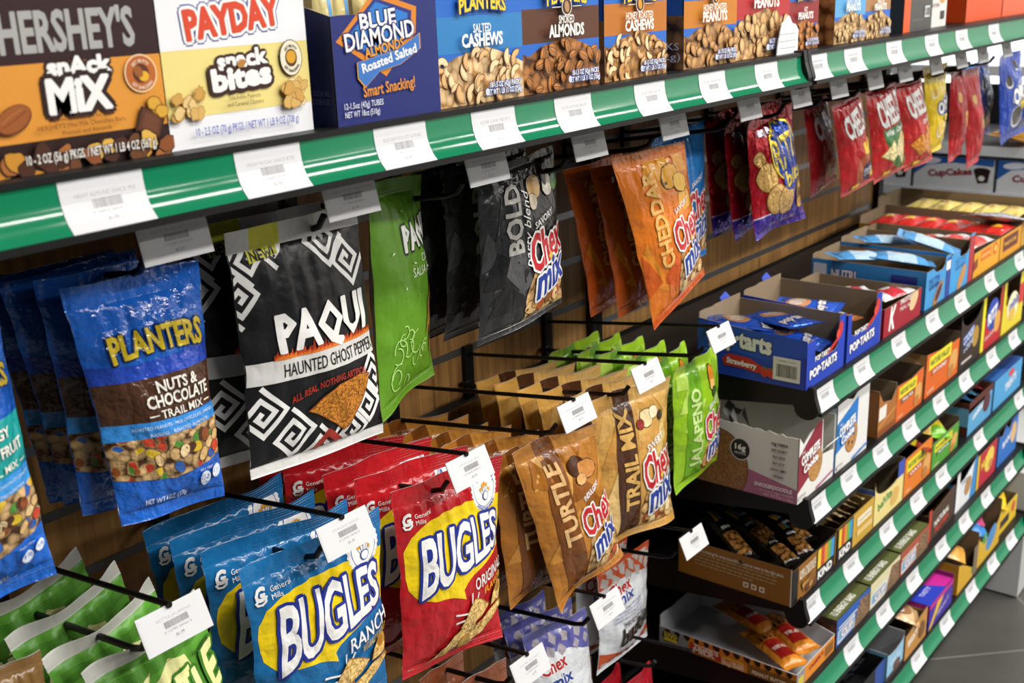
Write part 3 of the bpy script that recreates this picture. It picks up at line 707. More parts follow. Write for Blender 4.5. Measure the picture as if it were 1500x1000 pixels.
# ---------------------------------------------------------------- the shelving unit
Zc = lambda z: z+FL
unit = empty('shelving_unit', (1.5, 1.06, 0)); tag(unit, 'black steel shelving unit with a wood slat back panel and tall uprights', 'shelving unit')
uo = Vector(unit.location)
def wood_mat():
    m = bpy.data.materials.new('slat_wood'); m.use_nodes = True; N = m.node_tree.nodes; L = m.node_tree.links; b = N['Principled BSDF']
    g = N.new('ShaderNodeNewGeometry'); mp = N.new('ShaderNodeMapping'); mp.inputs['Scale'].default_value = (95, 95, 3.2); L.new(g.outputs['Position'], mp.inputs[0])
    n = N.new('ShaderNodeTexNoise'); n.inputs['Scale'].default_value = 1; n.inputs['Detail'].default_value = 5; n.inputs['Roughness'].default_value = .6; L.new(mp.outputs[0], n.inputs['Vector'])
    r = N.new('ShaderNodeValToRGB'); r.color_ramp.elements[0].position = .3; r.color_ramp.elements[0].color = (*lin('#76512a'), 1); r.color_ramp.elements[1].position = .72; r.color_ramp.elements[1].color = (*lin('#b98a4c'), 1)
    L.new(n.outputs[0], r.inputs[0]); L.new(r.outputs[0], b.inputs['Base Color']); b.inputs['Roughness'].default_value = .5
    return m
WOOD = wood_mat(); SLOT = mat('#8a8d90', 'metal')
def slats(x0, x1, zlo, zhi, zref):
    q = MB(); s = MB(); z = zref
    while z > zlo: z -= .076
    while z < zhi:
        a, b = max(z+.0045, zlo), min(z+.076-.0045, zhi)
        q.box(x0, 1.05, a, x1, 1.066, b, WOOD)
        if z > zlo+.01: s.box(x0, 1.0490, z-.0055, x1, 1.062, z+.0055, SLOT)
        z += .076
    for o_, nm in ((q, 'slat_panel'), (s, 'slot_insert')):
        o_.v = [tuple(Vector(p)-uo) for p in o_.v]; o_.build(nm, unit)
slats(-.35, 1.487, .15, Zc(.25), Zc(-.512)); slats(1.515, 2.705, Zc(-.592), Zc(.25), Zc(-.560))
q = MB(); q.box(-.35, 1.068, .1, 2.73, 1.08, Zc(.3), BK)
q.v = [tuple(Vector(p)-uo) for p in q.v]; q.build('rear_sheet', unit)
q = MB(); q.box(1.514, 1.052, .1, 2.705, 1.06, Zc(-.596), mat('#18181a', 'black'))
for i in range(40):
    for j in range(7):
        x, z = 1.53+i*.03, Zc(-.625-j*.03); q.box(x, 1.0512, z-.004, x+.012, 1.0525, z+.004, mat('#020202', 'black'))
q.v = [tuple(Vector(p)-uo) for p in q.v]; q.build('perforated_panel', unit)
for x in (.285, 1.5, 2.72):
    q = MB(); q.box(x-.0135, 1.036, .02, x+.0135, 1.066, Zc(.3), BK)
    for k in range(60): q.box(x-.0025, 1.0352, .1+k*.0254, x+.0025, 1.0362, .113+k*.0254, mat('#020202', 'black'))
    q.v = [tuple(Vector(p)-uo) for p in q.v]; q.build('upright', unit)
q = MB(); q.box(-.35, .98, .0, 2.72, 1.03, .16, BK); q.v = [tuple(Vector(p)-uo) for p in q.v]; q.build('base_plinth', unit)

# ---------------------------------------------------------------- shelves with their green price channels and tickets
GREEN = mat('#177a53', 'gloss')
PROF = [(0, 0), (-.0006, -.008), (-.0018, -.016), (-.0042, -.023), (-.0078, -.029), (-.0125, -.034)]
def prof_at(t):
    k = t*(len(PROF)-1); i = min(int(k), len(PROF)-2); f = k-i
    return PROF[i][0]*(1-f)+PROF[i+1][0]*f, PROF[i][1]*(1-f)+PROF[i+1][1]*f
def shelf(label, x0, x1, yf, zt, yb, thick=.022, name='shelf'):
    """deck at zt, channel top edge at (yf, zt-.002)"""
    r = empty(name, (x0, yf, zt)); n = len(PROF); w = x1-x0
    q = MB(); q.box(.001, .012, -thick, w-.001, yb-yf, 0, mat('#121214', 'black')); q.build('deck', r)
    P = [(a, b-.003) for a, b in PROF]; pb = [(a+.004, b) for a, b in P[::-1]]
    q = MB()
    xs = (.003, w-.003); V = []
    for x in xs: V += [(x, a, b) for a, b in P]
    nr = []
    for i in range(n):
        a = P[max(0, i-1)]; b = P[min(n-1, i+1)]; d = Vector((0, b[0]-a[0], b[1]-a[1])); d.normalize(); nr.append((0, d.z, -d.y))
    nr = [tuple(-c for c in v) if v[1] > 0 else v for v in nr]
    q.add(V, [(i, i+1, n+i+1, n+i)[::-1] if False else (i, i+1, n+i+1, n+i) for i in range(n-1)], GREEN, nr=nr*2, smooth=True)
    q.build('price_channel', r)
    q = MB(); q.prism(P+pb, 'x', .003, w-.003, BK)
    q.v = [(p[0], p[1]+.0008, p[2]) for p in q.v]
    q.prism([(-.0025, .001), (.014, .001), (.014, -.0035), (-.0025, -.0035)], 'x', 0, w, BK); q.prism([(P[-1][0]-.003, P[-1][1]), (P[-1][0]+.016, P[-1][1]), (P[-1][0]+.016, P[-1][1]-.005), (P[-1][0]-.003, P[-1][1]-.005)], 'x', 0, w, BK)
    q.build('channel_rail', r)
    for xa in (-.004, w-.002):
        q = MB(); c = [(.03, .0035), (-.004, .0035), (-.0065, -.012), (-.012, -.028)]+[(.006-.019*math.cos(t), -.032-.016*math.sin(t)) for t in (0, .4, .8, 1.2, 1.57, 2.0, 2.4, 2.8, 3.14)]+[(.03, -.024)]
        q.prism(c, 'x', xa-.004, xa+.006, BK); q.build('end_cap', r)
    for xa in (-.001, w-.002):
        q = MB(); d = yb-yf; q.prism([(.02, -.002), (d, -.002), (d, -.075), (d-.06, -.07), (.05, -.034), (.02, -.03)], 'x', xa, xa+.003, BK); q.build('bracket', r)
    tag(r, label, 'shelf')
    return r
def price_label(label, X, yf, zt, lines=None, w=.063, group=None, mini=None):
    cv = Cv(63, 34)
    cv.rect(0, 0, 63, 34, '#d6d6d8', hold=True)
    if lines: ticket(cv, lines)
    else: cv.rect(14, 24, 49, 26, '#b5b5b5'); cv.bars(18, 15.5, 27, 6, '#8f8f8f', seed=int(X*100)); cv.rect(28, 10, 36, 12, '#b5b5b5')
    V, F, Ms = clip_grid(cv, [], [34*i/15 for i in range(1, 15)], 0, 63, 0, 34, 'label', 1)
    q = MB(); P = []; uv = []
    for x, y, z in V:
        a, b = prof_at(1-y/34); P.append((x/63*w-w/2, a-.0005-.00003*z, b-.003)); uv.append((x/1000, y/1000))
    q.add(P, F, Ms, uv=uv)
    cvb = [(-w/2, -.0003+prof_at(t)[0], prof_at(t)[1]-.003) for t in np.linspace(0, 1, 8)]+[(w/2, -.0003+prof_at(t)[0], prof_at(t)[1]-.003) for t in np.linspace(0, 1, 8)]
    q.add(cvb, [(i, i+1, 9+i, 8+i)[::-1] for i in range(7)], mat('#cfcfd0', 'label'))
    o = q.build('price_label', loc=(X, yf, zt)); tag(o, label, 'price label', group)
    return o

YT, ZT = .684, Zc(-.111)
shelf('long upper black shelf with glossy green edge holding nut and snack cartons, left length', -.35, 1.482, YT, ZT, 1.034)
shelf('farther length of the upper shelf with green edge, beyond the black joint', 1.4965, 2.72, YT, ZT, 1.034)
DZ = {2: Zc(-.592), 3: Zc(-.771), 4: Zc(-.943), 5: Zc(-1.107), 6: Zc(-1.28)}
FY = {2: .655, 3: .655, 4: .655, 5: .650, 6: .632}
nm = {2: 'highest of the lower black shelves, carrying the blue pastry cartons and yellow candy trays', 3: 'second of the lower black shelves, carrying the white and pink cookie carton',
      4: 'third of the lower black shelves, carrying the brown and gold nut-bar cartons', 5: 'fourth of the lower black shelves, carrying the tiger-striped tray and energy-bar boxes', 6: 'lowest black shelf near the floor, carrying the tan and magenta boxes'}
for k in nm: shelf(nm[k], 1.502, 2.72, FY[k], DZ[k], 1.034)

TOPL = [(155, 'HRSHY ALMOND SNACK MIX', '$1.99', 'below the brown and orange snack-mix carton'), (398, 'HRSHY PAYDAY SNACK BITES', '$1.99', 'below the white and yellow snack-bites carton'), (591, 'BLUE DIAM RSTD SLTD ALMOND', '$1.49', 'below the dark blue almond carton'),
        (727, 'PLTNR CSHW TBE PP 3', '$1.79', 'below the bright blue salted cashew carton'), (843, 'PLNTR ALMOND SMK PP', '$1.79', 'below the smoked almond carton'), (955, 'PLNTR CSHW HNY PP', '$1.79', 'below the honey roasted cashew carton'),
        (1046, 'PLNTR TUBE HNY PNUT', '$1.79', 'below the honey roasted peanut carton'), (1125, 'PLNTR TUBE PNUT', '$1.79', 'below the red salted peanut carton')]
for px, l, p, d in TOPL: price_label('white price label on the upper shelf, %s' % d, at(px, 315.5-216.5*px/1176, .68).x, YT, ZT, (l, p), group='price labels on the upper shelf edge')
BL_ = ['just right of the black joint', 'below the light blue peanut carton', 'below the grey bar carton', 'below the white and maroon carton', 'below the large orange carton', 'last before the right edge of the photo']
for px, d in zip((1200, 1252, 1312, 1367, 1411, 1458), BL_): price_label('small price label on the upper shelf, %s' % d, at(px, 94.5-63.5*(px-1187)/313, .68).x, YT, ZT, group='price labels on the upper shelf edge')
LOW = {2: [(1210, 573), (1264, 538), (1318, 501), (1367, 467), (1408, 438), (1451, 407), (1494, 379)], 3: [(1199, 735), (1245, 698), (1291, 655), (1333, 620), (1377, 582), (1414, 553), (1453, 521), (1485, 493)],
       4: [(1190, 891), (1248, 826), (1300, 773), (1344, 729), (1380, 696), (1434, 645), (1493, 582)], 5: [(1249, 939), (1295, 892), (1338, 845), (1379, 802), (1413, 762), (1445, 725), (1479, 688)], 6: [(1344, 968), (1385, 916), (1422, 869), (1453, 828), (1480, 794)]}
SN = {2: "pastry cartons' shelf", 3: "white cookie carton's shelf", 4: "nut-bar cartons' shelf", 5: "energy-bar boxes' shelf", 6: 'lowest shelf near the floor'}
OR = ['leftmost', 'second from the left', 'third from the left', 'fourth from the left', 'fifth from the left', 'sixth from the left', 'seventh from the left', 'eighth from the left']
for k, ps in LOW.items():
    for i, p in enumerate(ps):
        price_label('%s white price label on the %s' % (OR[i], SN[k]), at(p[0], p[1], FY[k]-.004).x, FY[k], DZ[k], group='price labels on the lower shelf edges')

# ---------------------------------------------------------------- display hooks
H1 = [(.505, 'PLNTR TRL MX NUTCHOC', '$3.39', 'the blue trail-mix pouches'), (.69, 'PAQUI HNT GHST PPR TRT CHP', '$1.79', 'the black ghost-pepper chip bags'), (.878, 'PAQUI VRY VRD GD TRTL CHP', '$1.79', 'the single green chip bag'), (1.057, 'GM CHEX MIX BLD PRTY BLD', '$1.79', 'the dark grey snack-mix bags'),
      (1.239, 'GM CHEX MIX CHDR', '$1.79', 'the orange cheddar bags'), (1.439, 'GM CHEX MIX TRAD', '$1.79', 'the light blue snack-mix bag'), (1.60, 'RITZ BITS', '$1.79', 'the red foil cracker bags')]
H1B = [(1.735, 'a half-hidden red foil bag, right of the joint'), (1.88, 'the red and yellow cracker mix bags'), (2.015, 'the red and green cracker bag'), (2.17, 'the red bag of triangular crackers'), (2.31, 'the yellow cookie bag'), (2.44, 'two narrow red bags'), (2.60, 'the dark blue cookie bags')]
H2 = [(.459, 'KETTLE JALAPENO', '$1.79', 'the green potato chip bags'), (.651, 'GM BUGLES RANCH', '$1.79', 'the blue and yellow corn-snack bags'), (.83, 'GM BUGLES ORIG', '$1.79', 'the red and yellow corn-snack bags'), (1.024, 'CHEX MIX CHOC TURTLE', '$1.79', 'the caramel-brown snack-mix bags'),
      (1.181, 'GM CHEX TRAIL MIX', '$1.79', 'the tan snack-mix bags with a dark brown band'), (1.373, 'GM CHEX JALAP', '$1.79', 'the bright green snack-mix bags')]
H3 = [(.92, 'CHX MIX MUD BUD S', '$1.79', 'the brown bags with white squares'), (1.083, 'GM CHEX MIX MUD BUD', '$1.79', 'the white bag with a violet top'), (1.305, 'GM CHEX MIX', '$1.79', 'the white bag with an orange top')]
for z, rows in ((Zc(-.199), H1), (Zc(-.510), H2), (Zc(-.80), H3)):
    for X, l, p, d in rows: hook('black wire hook holding %s' % d, X, z, (l, p), tilt=14 if rows is H1 else 24)
for X, d in H1B: hook('small black wire hook holding %s' % d, X, Zc(-.199), ('', ''), tilt=14)
hook('black wire hook at the left edge, holding the teal nut pouch', .325, Zc(-.199), ('PLNTR TRL MX', '$3.39'))
hook('black wire hook low at the left, holding the brown bag', .275, Zc(-.80+.27), ('', ''))
hook('black wire hook near the bottom edge, holding the plain red bags', 1.31, Zc(-1.0), None, tipy=.80)

# ---------------------------------------------------------------- hanging bags, upper row
G1 = 'blue trail-mix pouches'
CANDY = ('#d8b52a', '#c8452a', '#2f62b4', '#4a8a35', '#8a4a22')
px_bag('snack_bag', 'teal and blue nut pouch cut off by the left edge of the photo', 'snack bag', G1, [(-190, 462), (-12, 420), (80, 838), (-100, 932)], .765,
       d_trail('#1b59b8', '#1f9c98', '#3f97dc', 'ENERGY', 'NUTS & FRUIT', CANDY), '#1f66c9', kind='clear', T=.026, seed=11, st=.05, sb=.05)
p = px_bag('snack_bag', 'glossy blue trail-mix pouch with a brown band and nuts window, front of its hook', 'snack bag', G1, [(86, 424), (290, 380), (330, 726), (178, 770)], .775,
       d_trail('#2748b0', '#4c3122', '#3a8fdb', 'NUTS &', 'CHOCOLATE', CANDY), '#1f62c4', kind='clear', T=.022, seed=12, st=.09, sb=.05, rib=.0002)
behind(p, 3, 'shadowed blue trail-mix pouch with a brown band', 5, dy=.034, dx=-.004)
G = 'black ghost-pepper chip bags'
p = px_bag('snack_bag', 'black chip bag with white spirals and a yellow corner flash, front of its hook', 'snack bag', G, [(328, 342), (522, 297), (565, 634), (368, 703)], .775,
       d_ghost, '#17171a', back='#b9b9b9', kind='matte', T=.021, nu=32, nv=44, seed=21, st=.085, sb=.045, top=[(.14, '#c9c8c6'), (.36, '#c9c526'), (1, '#c9c8c6')], bot='#dcdbd8')
behind(p, 2, 'black chip bag with white spirals', 6, dy=.045, dx=-.006)
px_bag('snack_bag', 'green tortilla chip bag turned sideways beside the black chip bag', 'snack bag', None, [(536, 268), (612, 255), (632, 548), (556, 618)], .81, d_verde, '#5c8f1c', yaw=24, back='#aeb0a6', kind='matte', T=.026, Tb=.024, seed=33, st=.07, sb=.05, belly=.1, wr=.8, bot='#5c8f1c')
G = 'dark grey snack-mix bags'
ONION = [(.60, .82, 9, 9, '#c9a06a', .2), (.56, .74, 5, 6, '#d8c9b0', 0), (.80, .80, 8, 8, '#e2dccc', 0), (.93, .80, 7, 6, '#4c7a34', .5), (.76, .92, 4, 14, '#1f1512', 0)]
ONION = [(x*100, y, a, b, c, t) for x, y, a, b, c, t in ONION]
p = px_bag('snack_bag', 'dark grey snack-mix bag with onion picture, front of its hook', 'snack bag', G, [(698, 252), (812, 212), (826, 444), (702, 508)], .79,
       d_mix('#2b2b2d', ['#343436', '#47484a', '#222224', '#5a5a5c'], 'BOLD', '#b9b6b0', small='SAVORY', script='party blend', seed=5, top=ONION), '#2e2e30', back='#b4b4aa', T=.022, Tb=.018, seed=41, st=.05, sb=.04)
behind(p, 2, 'dark grey snack-mix bag', 7, dy=.04, dx=-.006, turn=3)
G = 'orange cheddar snack-mix bags'
CHS = [(62, .82, 14, 10, '#e2a02a', .4), (76, .76, 12, 9, '#edb944', -.3)]
d_ch = d_mix('#d46a1c', ['#c9551a', '#e39a2c', '#cc5a1a', '#eaa93e', '#e08a26'], 'CHEDDAR', '#eab766', seed=7, top=CHS)
p = px_bag('snack_bag', 'orange cheddar snack-mix bag hanging askew, front of its hook', 'snack bag', G, [(896, 232), (1002, 206), (1031, 402), (960, 484)], .785, d_ch, '#d8741f', back='#c8c4bc', T=.02, Tb=.018, seed=51, st=.07, sb=.05, bot='#c2521a')
p2 = px_bag('snack_bag', 'orange cheddar snack-mix bag, second from the front', 'snack bag', G, [(866, 248), (960, 222), (985, 412), (908, 466)], .825, d_ch, '#c4581a', back='#c8c4bc', T=.02, seed=52, st=.07, sb=.05)
dup(p2, p2.location+Vector((-.012, .038, -.002)), 'orange cheddar snack-mix bag, rearmost of its hook', rz=.06)
px_bag('snack_bag', 'light blue snack-mix bag hanging behind the askew orange cheddar bag', 'snack bag', None, [(955, 204), (1032, 176), (1036, 372), (960, 420)], .85, d_mix('#2f7cc4', ['#3a8ad0', '#2a6fb6'], 'TRADITIONAL', '#b9d6ee', seed=9), '#2f7cc4', T=.02, seed=61, st=.05)
G = 'red foil cracker bags'
p = px_bag('snack_bag', 'red foil cracker bag with a blue oval and purple base, front of its hook', 'snack bag', G, [(1091, 178), (1157, 150), (1176, 318), (1102, 352)], .785, d_ritz, '#b01426', kind='foil', back='#5a1a20', T=.024, wave=1.6, seed=71, st=.09, sb=.04, top='#a01424', bot='#46309a', wr=1.4)
behind(p, 2, 'red foil cracker bag with a purple base', 8, dy=.034, dx=-.004)
dup(p, Vector(p.location)+Vector((.12, .06, -.005)), 'red foil cracker bag alone on the next hook, half hidden', rz=.2)
G = 'red cracker bags on the far hooks'
p = px_bag('snack_bag', 'red and yellow cracker-mix bag with a brown ball picture', 'snack bag', G, [(1219, 156), (1260, 134), (1279, 262), (1233, 290)], .785, d_cheez('snack'), '#a51a1e', T=.024, seed=81, st=.04, sb=.03)
dup(p, Vector(p.location)+Vector((-.012, .05, -.003)), 'shadowed red and yellow cracker-mix bag behind its twin', rz=.1)
px_bag('snack_bag', 'red and green cracker bag with pale cheddar triangles', 'snack bag', G, [(1267, 134), (1312, 120), (1328, 243), (1280, 270)], .785, d_cheez('white'), '#ad1c20', T=.024, seed=82, st=.04, sb=.03)
px_bag('snack_bag', 'red cracker bag with orange triangles beside the yellow cookie bag', 'snack bag', G, [(1311, 124), (1350, 112), (1366, 232), (1326, 252)], .785, d_cheez('orig'), '#b32022', T=.024, seed=83, st=.04, sb=.03)
px_bag('snack_bag', 'bright yellow cookie bag with a blue oval', 'snack bag', 'cookie bags at the far end', [(1352, 100), (1388, 90), (1378, 214), (1358, 230)], .79, d_oreo('y'), '#e3c42a', T=.022, seed=84, st=.08, sb=.05)
p = px_bag('snack_bag', 'narrow red bag right of the yellow cookie bag', 'snack bag', 'narrow red bags', [(1392, 104), (1411, 98), (1409, 224), (1388, 238)], .80, d_plain('#8a1c1c', '#d8a85a'), '#a82026', yaw=4, T=.026, seed=85, st=.06)
px_bag('snack_bag', 'narrow red bag with a pale side panel, beside the dark blue cookie bags', 'snack bag', 'narrow red bags', [(1409, 104), (1434, 96), (1434, 232), (1416, 248)], .80, d_plain('#a02428', '#d8a85a'), '#b0242c', yaw=3, T=.026, seed=86, st=.06)
px_bag('snack_bag', 'bright blue cookie bag deep behind the narrow red bags', 'snack bag', 'cookie bags at the far end', [(1412, 98), (1440, 88), (1438, 206), (1418, 222)], .90, d_oreo('b', 'minis'), '#2f78c8', T=.018, seed=87)
p = px_bag('snack_bag', 'dark blue cookie bag at the right edge, front of its hook', 'snack bag', 'cookie bags at the far end', [(1462, 84), (1494, 72), (1502, 190), (1464, 213)], .79, d_oreo('b'), '#1f3f9c', T=.024, seed=88, st=.08, sb=.07)
dup(p, Vector(p.location)+Vector((-.03, .05, -.004)), 'dark blue cookie bag behind its twin at the right edge', rz=.15)

# ---------------------------------------------------------------- hanging bags, middle row
p = px_bag('snack_bag', 'green potato chip bag with a white top seal, front of its hook', 'snack bag', 'green potato chip bags', [(128, 992), (292, 866), (362, 1128), (206, 1240)], .785, d_kettle, '#5d9e35', back='#bdbdb8', kind='matte', T=.03, wave=1.8, seed=91, st=.065, sb=.05, top='#bdbdb4')
behind(p, 3, 'green potato chip bag with a white top seal', 9, dy=.055, dx=-.006)
p = px_bag('snack_bag', 'blue and yellow corn-snack bag, front of its hook', 'snack bag', 'blue and yellow corn-snack bags', [(353, 838), (557, 742), (568, 1004), (380, 1096)], .78, d_bugles('#17679f', 'RANCH', 'NATURALLY FLAVORED'), '#1a6aa4', back='#c9cdd2', T=.024, wave=1.8, nu=34, nv=46, seed=101, st=.09, sb=.05)
behind(p, 3, 'blue and yellow corn-snack bag', 10, dy=.05, dx=-.002)
p = px_bag('snack_bag', 'red and yellow corn-snack bag, front of its hook', 'snack bag', 'red and yellow corn-snack bags', [(574, 722), (731, 664), (731, 930), (590, 996)], .78, d_bugles('#b51a22', 'ORIGINAL', 'FLAVOR'), '#b81c24', back='#d2cdc9', T=.024, wave=1.8, nu=34, nv=46, seed=111, st=.09, sb=.05)
behind(p, 4, 'red and yellow corn-snack bag', 11, dy=.05, dx=-.002)
CAR = [(60, .80, 10, 9, '#4b2a18', .3), (72, .76, 13, 9, '#c98643', -.2), (60, .72, 7, 5, '#dba666', 0)]
d_t = d_mix('#b5752a', ['#c4863a', '#a5661f', '#d6a052', '#8f5216'], 'TURTLE', '#e3b77c', band='#7a4518', small='INDULGENT', seed=12, top=CAR)
p = px_bag('snack_bag', 'caramel-brown snack-mix bag with a candy picture, front of its hook', 'snack bag', 'caramel-brown snack-mix bags', [(748, 664), (868, 618), (908, 810), (818, 897)], .78, d_t, '#b5752a', back='#cfc9c0', T=.024, Tb=.016, wave=2, seed=121, st=.08, sb=.05, top=[(.24, '#b5752a'), (.46, '#7a4518'), (1, '#c4863a')])
p2 = px_bag('snack_bag', 'caramel-brown snack-mix bag close behind the foremost, second from the front', 'snack bag', 'caramel-brown snack-mix bags', [(716, 676), (815, 636), (850, 830), (745, 892)], .812, d_t, '#ad6d26', back='#cfc9c0', T=.02, Tb=.012, wave=2.6, seed=122, st=.08, sb=.05, top=[(.24, '#ad6d26'), (.46, '#7a4518'), (1, '#c4863a')])
behind(p2, 5, 'caramel-brown snack-mix bag', 12, dy=.038, first=1)
NUTP = [(62, .79, 9, 7, '#e6cf9c', .2), (72, .81, 6, 5, '#efe0bb', .3), (52, .765, 5, 4, '#8f2a20', 0), (82, .775, 4, 4, '#43302a', 0)]
p = px_bag('snack_bag', 'tan snack-mix bag with a dark brown band, front of its hook', 'snack bag', 'tan snack-mix bags with a brown band', [(862, 590), (976, 548), (983, 756), (888, 806)], .785,
       d_mix('#c9974a', ['#d4a75c', '#b98338', '#e0bd7a', '#c08a40'], 'TRAIL MIX', '#d6a95c', band='#4a2a18', small='SWEET', seed=14, top=NUTP), '#c9974a', back='#d2cbc0', T=.022, wave=2.6, seed=131, st=.09, sb=.05, top=[(.28, '#c9974a'), (.5, '#4a2a18'), (1, '#d4a75c')])
behind(p, 5, 'tan snack-mix bag with a dark brown band', 13, dy=.036, dx=-.003)
PEP = [(70, .82, 7, 13, '#e08a2a', 0), (70, .76, 7, 6, '#efc06a', 0), (72, .70, 6, 5, '#3c5a30', 0)]
p = px_bag('snack_bag', 'bright green snack-mix bag with a pepper picture, front of its hook', 'snack bag', 'bright green snack-mix bags', [(984, 544), (1053, 507), (1054, 674), (986, 724)], .78,
       d_mix('#8cb81f', ['#9cc62c', '#79a818', '#b4d65a', '#86b31f'], 'JALAPENO', '#c6df8e', band='#6aa51c', small='SAVORY', seed=15, top=PEP), '#8fbc22', back='#d4d8c8', T=.022, wave=3, seed=141, st=.07, sb=.05, top=[(.24, '#a4c83a'), (.46, '#6aa51c'), (1, '#9cc62c')])
behind(p, 5, 'bright green snack-mix bag', 14, dy=.041, dx=-.002)

# ---------------------------------------------------------------- hanging bags, bottom row
p = px_bag('snack_bag', 'white bag with violet top and grey squares, front of its hook', 'snack bag', 'white and violet coated-cereal bags', [(766, 934), (857, 888), (882, 1096), (800, 1150)], .83, d_buddies('#5a5aa0', '#a7a0a8', 4), '#dfe2e6', back='#c9c9c9', T=.024, seed=151, st=.05, top='#5a5aa0')
behind(p, 2, 'white bag with violet top and grey squares', 15, dy=.034)
p = px_bag('snack_bag', 'white bag with orange top and grey squares, below the tan snack-mix bags', 'snack bag', 'white and orange coated-cereal bags', [(876, 838), (950, 790), (947, 930), (876, 990)], .86, d_buddies('#c4512a', '#b9b2ac', 5), '#dfe2e6', back='#c9c9c9', T=.024, seed=161, st=.05, top='#c4512a')
behind(p, 1, 'white bag with orange top and grey squares', 16, dy=.04)
def d_grid(cv):
    R = random.Random(6)
    for i in range(5):
        for j in range(8):
            x, y = 10+i*20, 8+j*18; t = R.uniform(-.25, .25); c, s = math.cos(t)*6, math.sin(t)*6; cv.poly([(x-c, y-s*1.4-6), (x+c, y+s-6), (x+c-s, y+6+s), (x-c-s, y+6)], '#cfc6b6'); cv.z -= .8
p = px_bag('snack_bag', 'brown bag with rows of white squares at the bottom edge, front of its hook', 'snack bag', 'brown bags with white squares', [(672, 1004), (740, 962), (764, 1200), (690, 1240)], .81, d_grid, '#8a4a2c', T=.02, seed=171, st=.12, top='#8a4a2c')
dup(p, Vector(p.location)+Vector((-.02, .05, .0)), 'brown bag with rows of white squares at the bottom edge, second on its hook', rz=.1)
p = px_bag('snack_bag', 'plain red bag at the bottom edge, nearer of two', 'snack bag', 'plain red bags', [(902, 1012), (955, 968), (968, 1150), (915, 1190)], .86, d_plain('#b0202a', '#8a1a20'), '#b81c2a', T=.02, seed=181)
dup(p, Vector(p.location)+Vector((-.03, .035, .0)), 'plain red bag at the bottom edge, farther of two', rz=.1)
px_bag('snack_bag', 'brown bag cut off by the lower left corner of the photo', 'snack bag', None, [(-60, 1000), (60, 952), (96, 1200), (0, 1250)], .80, d_plain('#6a4a24', '#8a6a3a'), '#7a5a30', T=.02, seed=191)

# ---------------------------------------------------------------- cartons on the upper shelf
TZ = ZT+.0005
def closed(name, label, x0, x1, y0, h, fcol, lcol, fd, ld=None, z=TZ, d=.19, group='cartons on the upper shelf', tcol=None, kind='card', td=None):
    return carton(name, label, x0, x1, y0, y0+d, z, h, h, h, h, fcol, lcol, fd, ld, top=tcol or fcol, td=td, kind=kind, group=group)
def d_choc(cv):
    cv.rect(0, 51, 100, 160, '#2e1417'); cv.rect(0, 15, 100, 51, '#dd9436'); cv.rect(0, 0, 100, 15.2, '#2b1512')
    cv.text("HERSHEY'S", 51, 66, 19, '#a9a9a6', w=72, bold=.035, warp=lambda x, y: (x, y*1.0))
    cv.text('snAck', 54, 49, 8.2, WH, w=36, bold=.06, out=[('#2b1512', .12)]); cv.text('MiX', 52, 35.5, 16, WH, w=36, bold=.06, out=[('#2b1512', .12)])
    cv.ell(87, 42, 9.6, 9.6, '#f0cda0', n=30); cv.ell(87, 42, 8.8, 8.8, '#b9652b', n=30); cv.ell(87, 42, 4.8, 4.8, '#5b2c17'); cv.ell(88.5, 40.5, 3, 2.6, '#e3ad2e'); cv.ell(85.5, 43, 2.4, 3.2, '#9a5a28', .6)
    cv.text('GET MUTTY', 87, 42, 1.8, '#f3dfc4', w=11, bold=.02, warp=lambda x, y: ((6.2+y)*np.sin(x/6.2), (6.2+y)*np.cos(x/6.2))); cv.text('GET SNACKING', 87, 42, 1.8, '#f3dfc4', w=13, bold=.02, warp=lambda x, y: ((7-y)*np.sin(x/7), -(7-y)*np.cos(x/7)))
    cv.ell(15.5, 26.5, 9.8, 6.2, '#5f2f16', .45); cv.ell(15.5, 26.8, 9.2, 5.6, '#9c5626', .45); cv.line([(9, 23), (15, 26), (22, 30)], .5, '#7c4119'); cv.line([(9, 25), (14, 28.4), (20, 31)], .4, '#b87a45')
    cv.poly([(84, 26), (98, 20), (93, 8), (79, 14)], '#3c1f12'); cv.poly([(85, 24.8), (96.4, 19.8), (92.4, 9.6), (80.6, 14.4)], '#5e3520'); cv.poly([(86.2, 22.6), (94.4, 19), (91.4, 11.6), (83, 15.2)], '#6d4028')
    for x, y in ((94, 24), (92, 26.5), (96, 22)): cv.ell(x, y, 4.2, 3.8, '#8a5a18', wob=.15, n=12, seed=int(x)); cv.ell(x, y, 3.6, 3.2, '#d9a437', wob=.15, n=12, seed=int(x))
    cv.text('Sweet and Salty Mix with', 51, 24.6, 2.3, '#6a3516', w=32); cv.text("HERSHEY'S Mini Milk Chocolate Bars,", 50, 21.2, 2.3, '#6a3516', w=48); cv.text('Pretzels and Almonds', 52, 17.8, 2.3, '#6a3516', w=27)
    blobs(cv, 0, 0, 100, 9, 26, ['#c98a2c', '#6a3f20', '#8b4d24', '#e0b04a', '#4a2616', '#a8652e'], 4, 7, 5, '#20100b')
    cv.text('10 - 2 OZ (56 g) PKGS. / NET WT 1 LB 4 OZ (567 g)', 53, 7.4, 4.6, '#e9e4dc', w=72, bold=.02, out=[('#2b1512', .06)])
closed('snack_carton', 'dark brown and orange chocolate snack-mix carton, leftmost on the upper shelf', .352, .4865, .703, .20, '#dd9436', '#2b1512', d_choc)
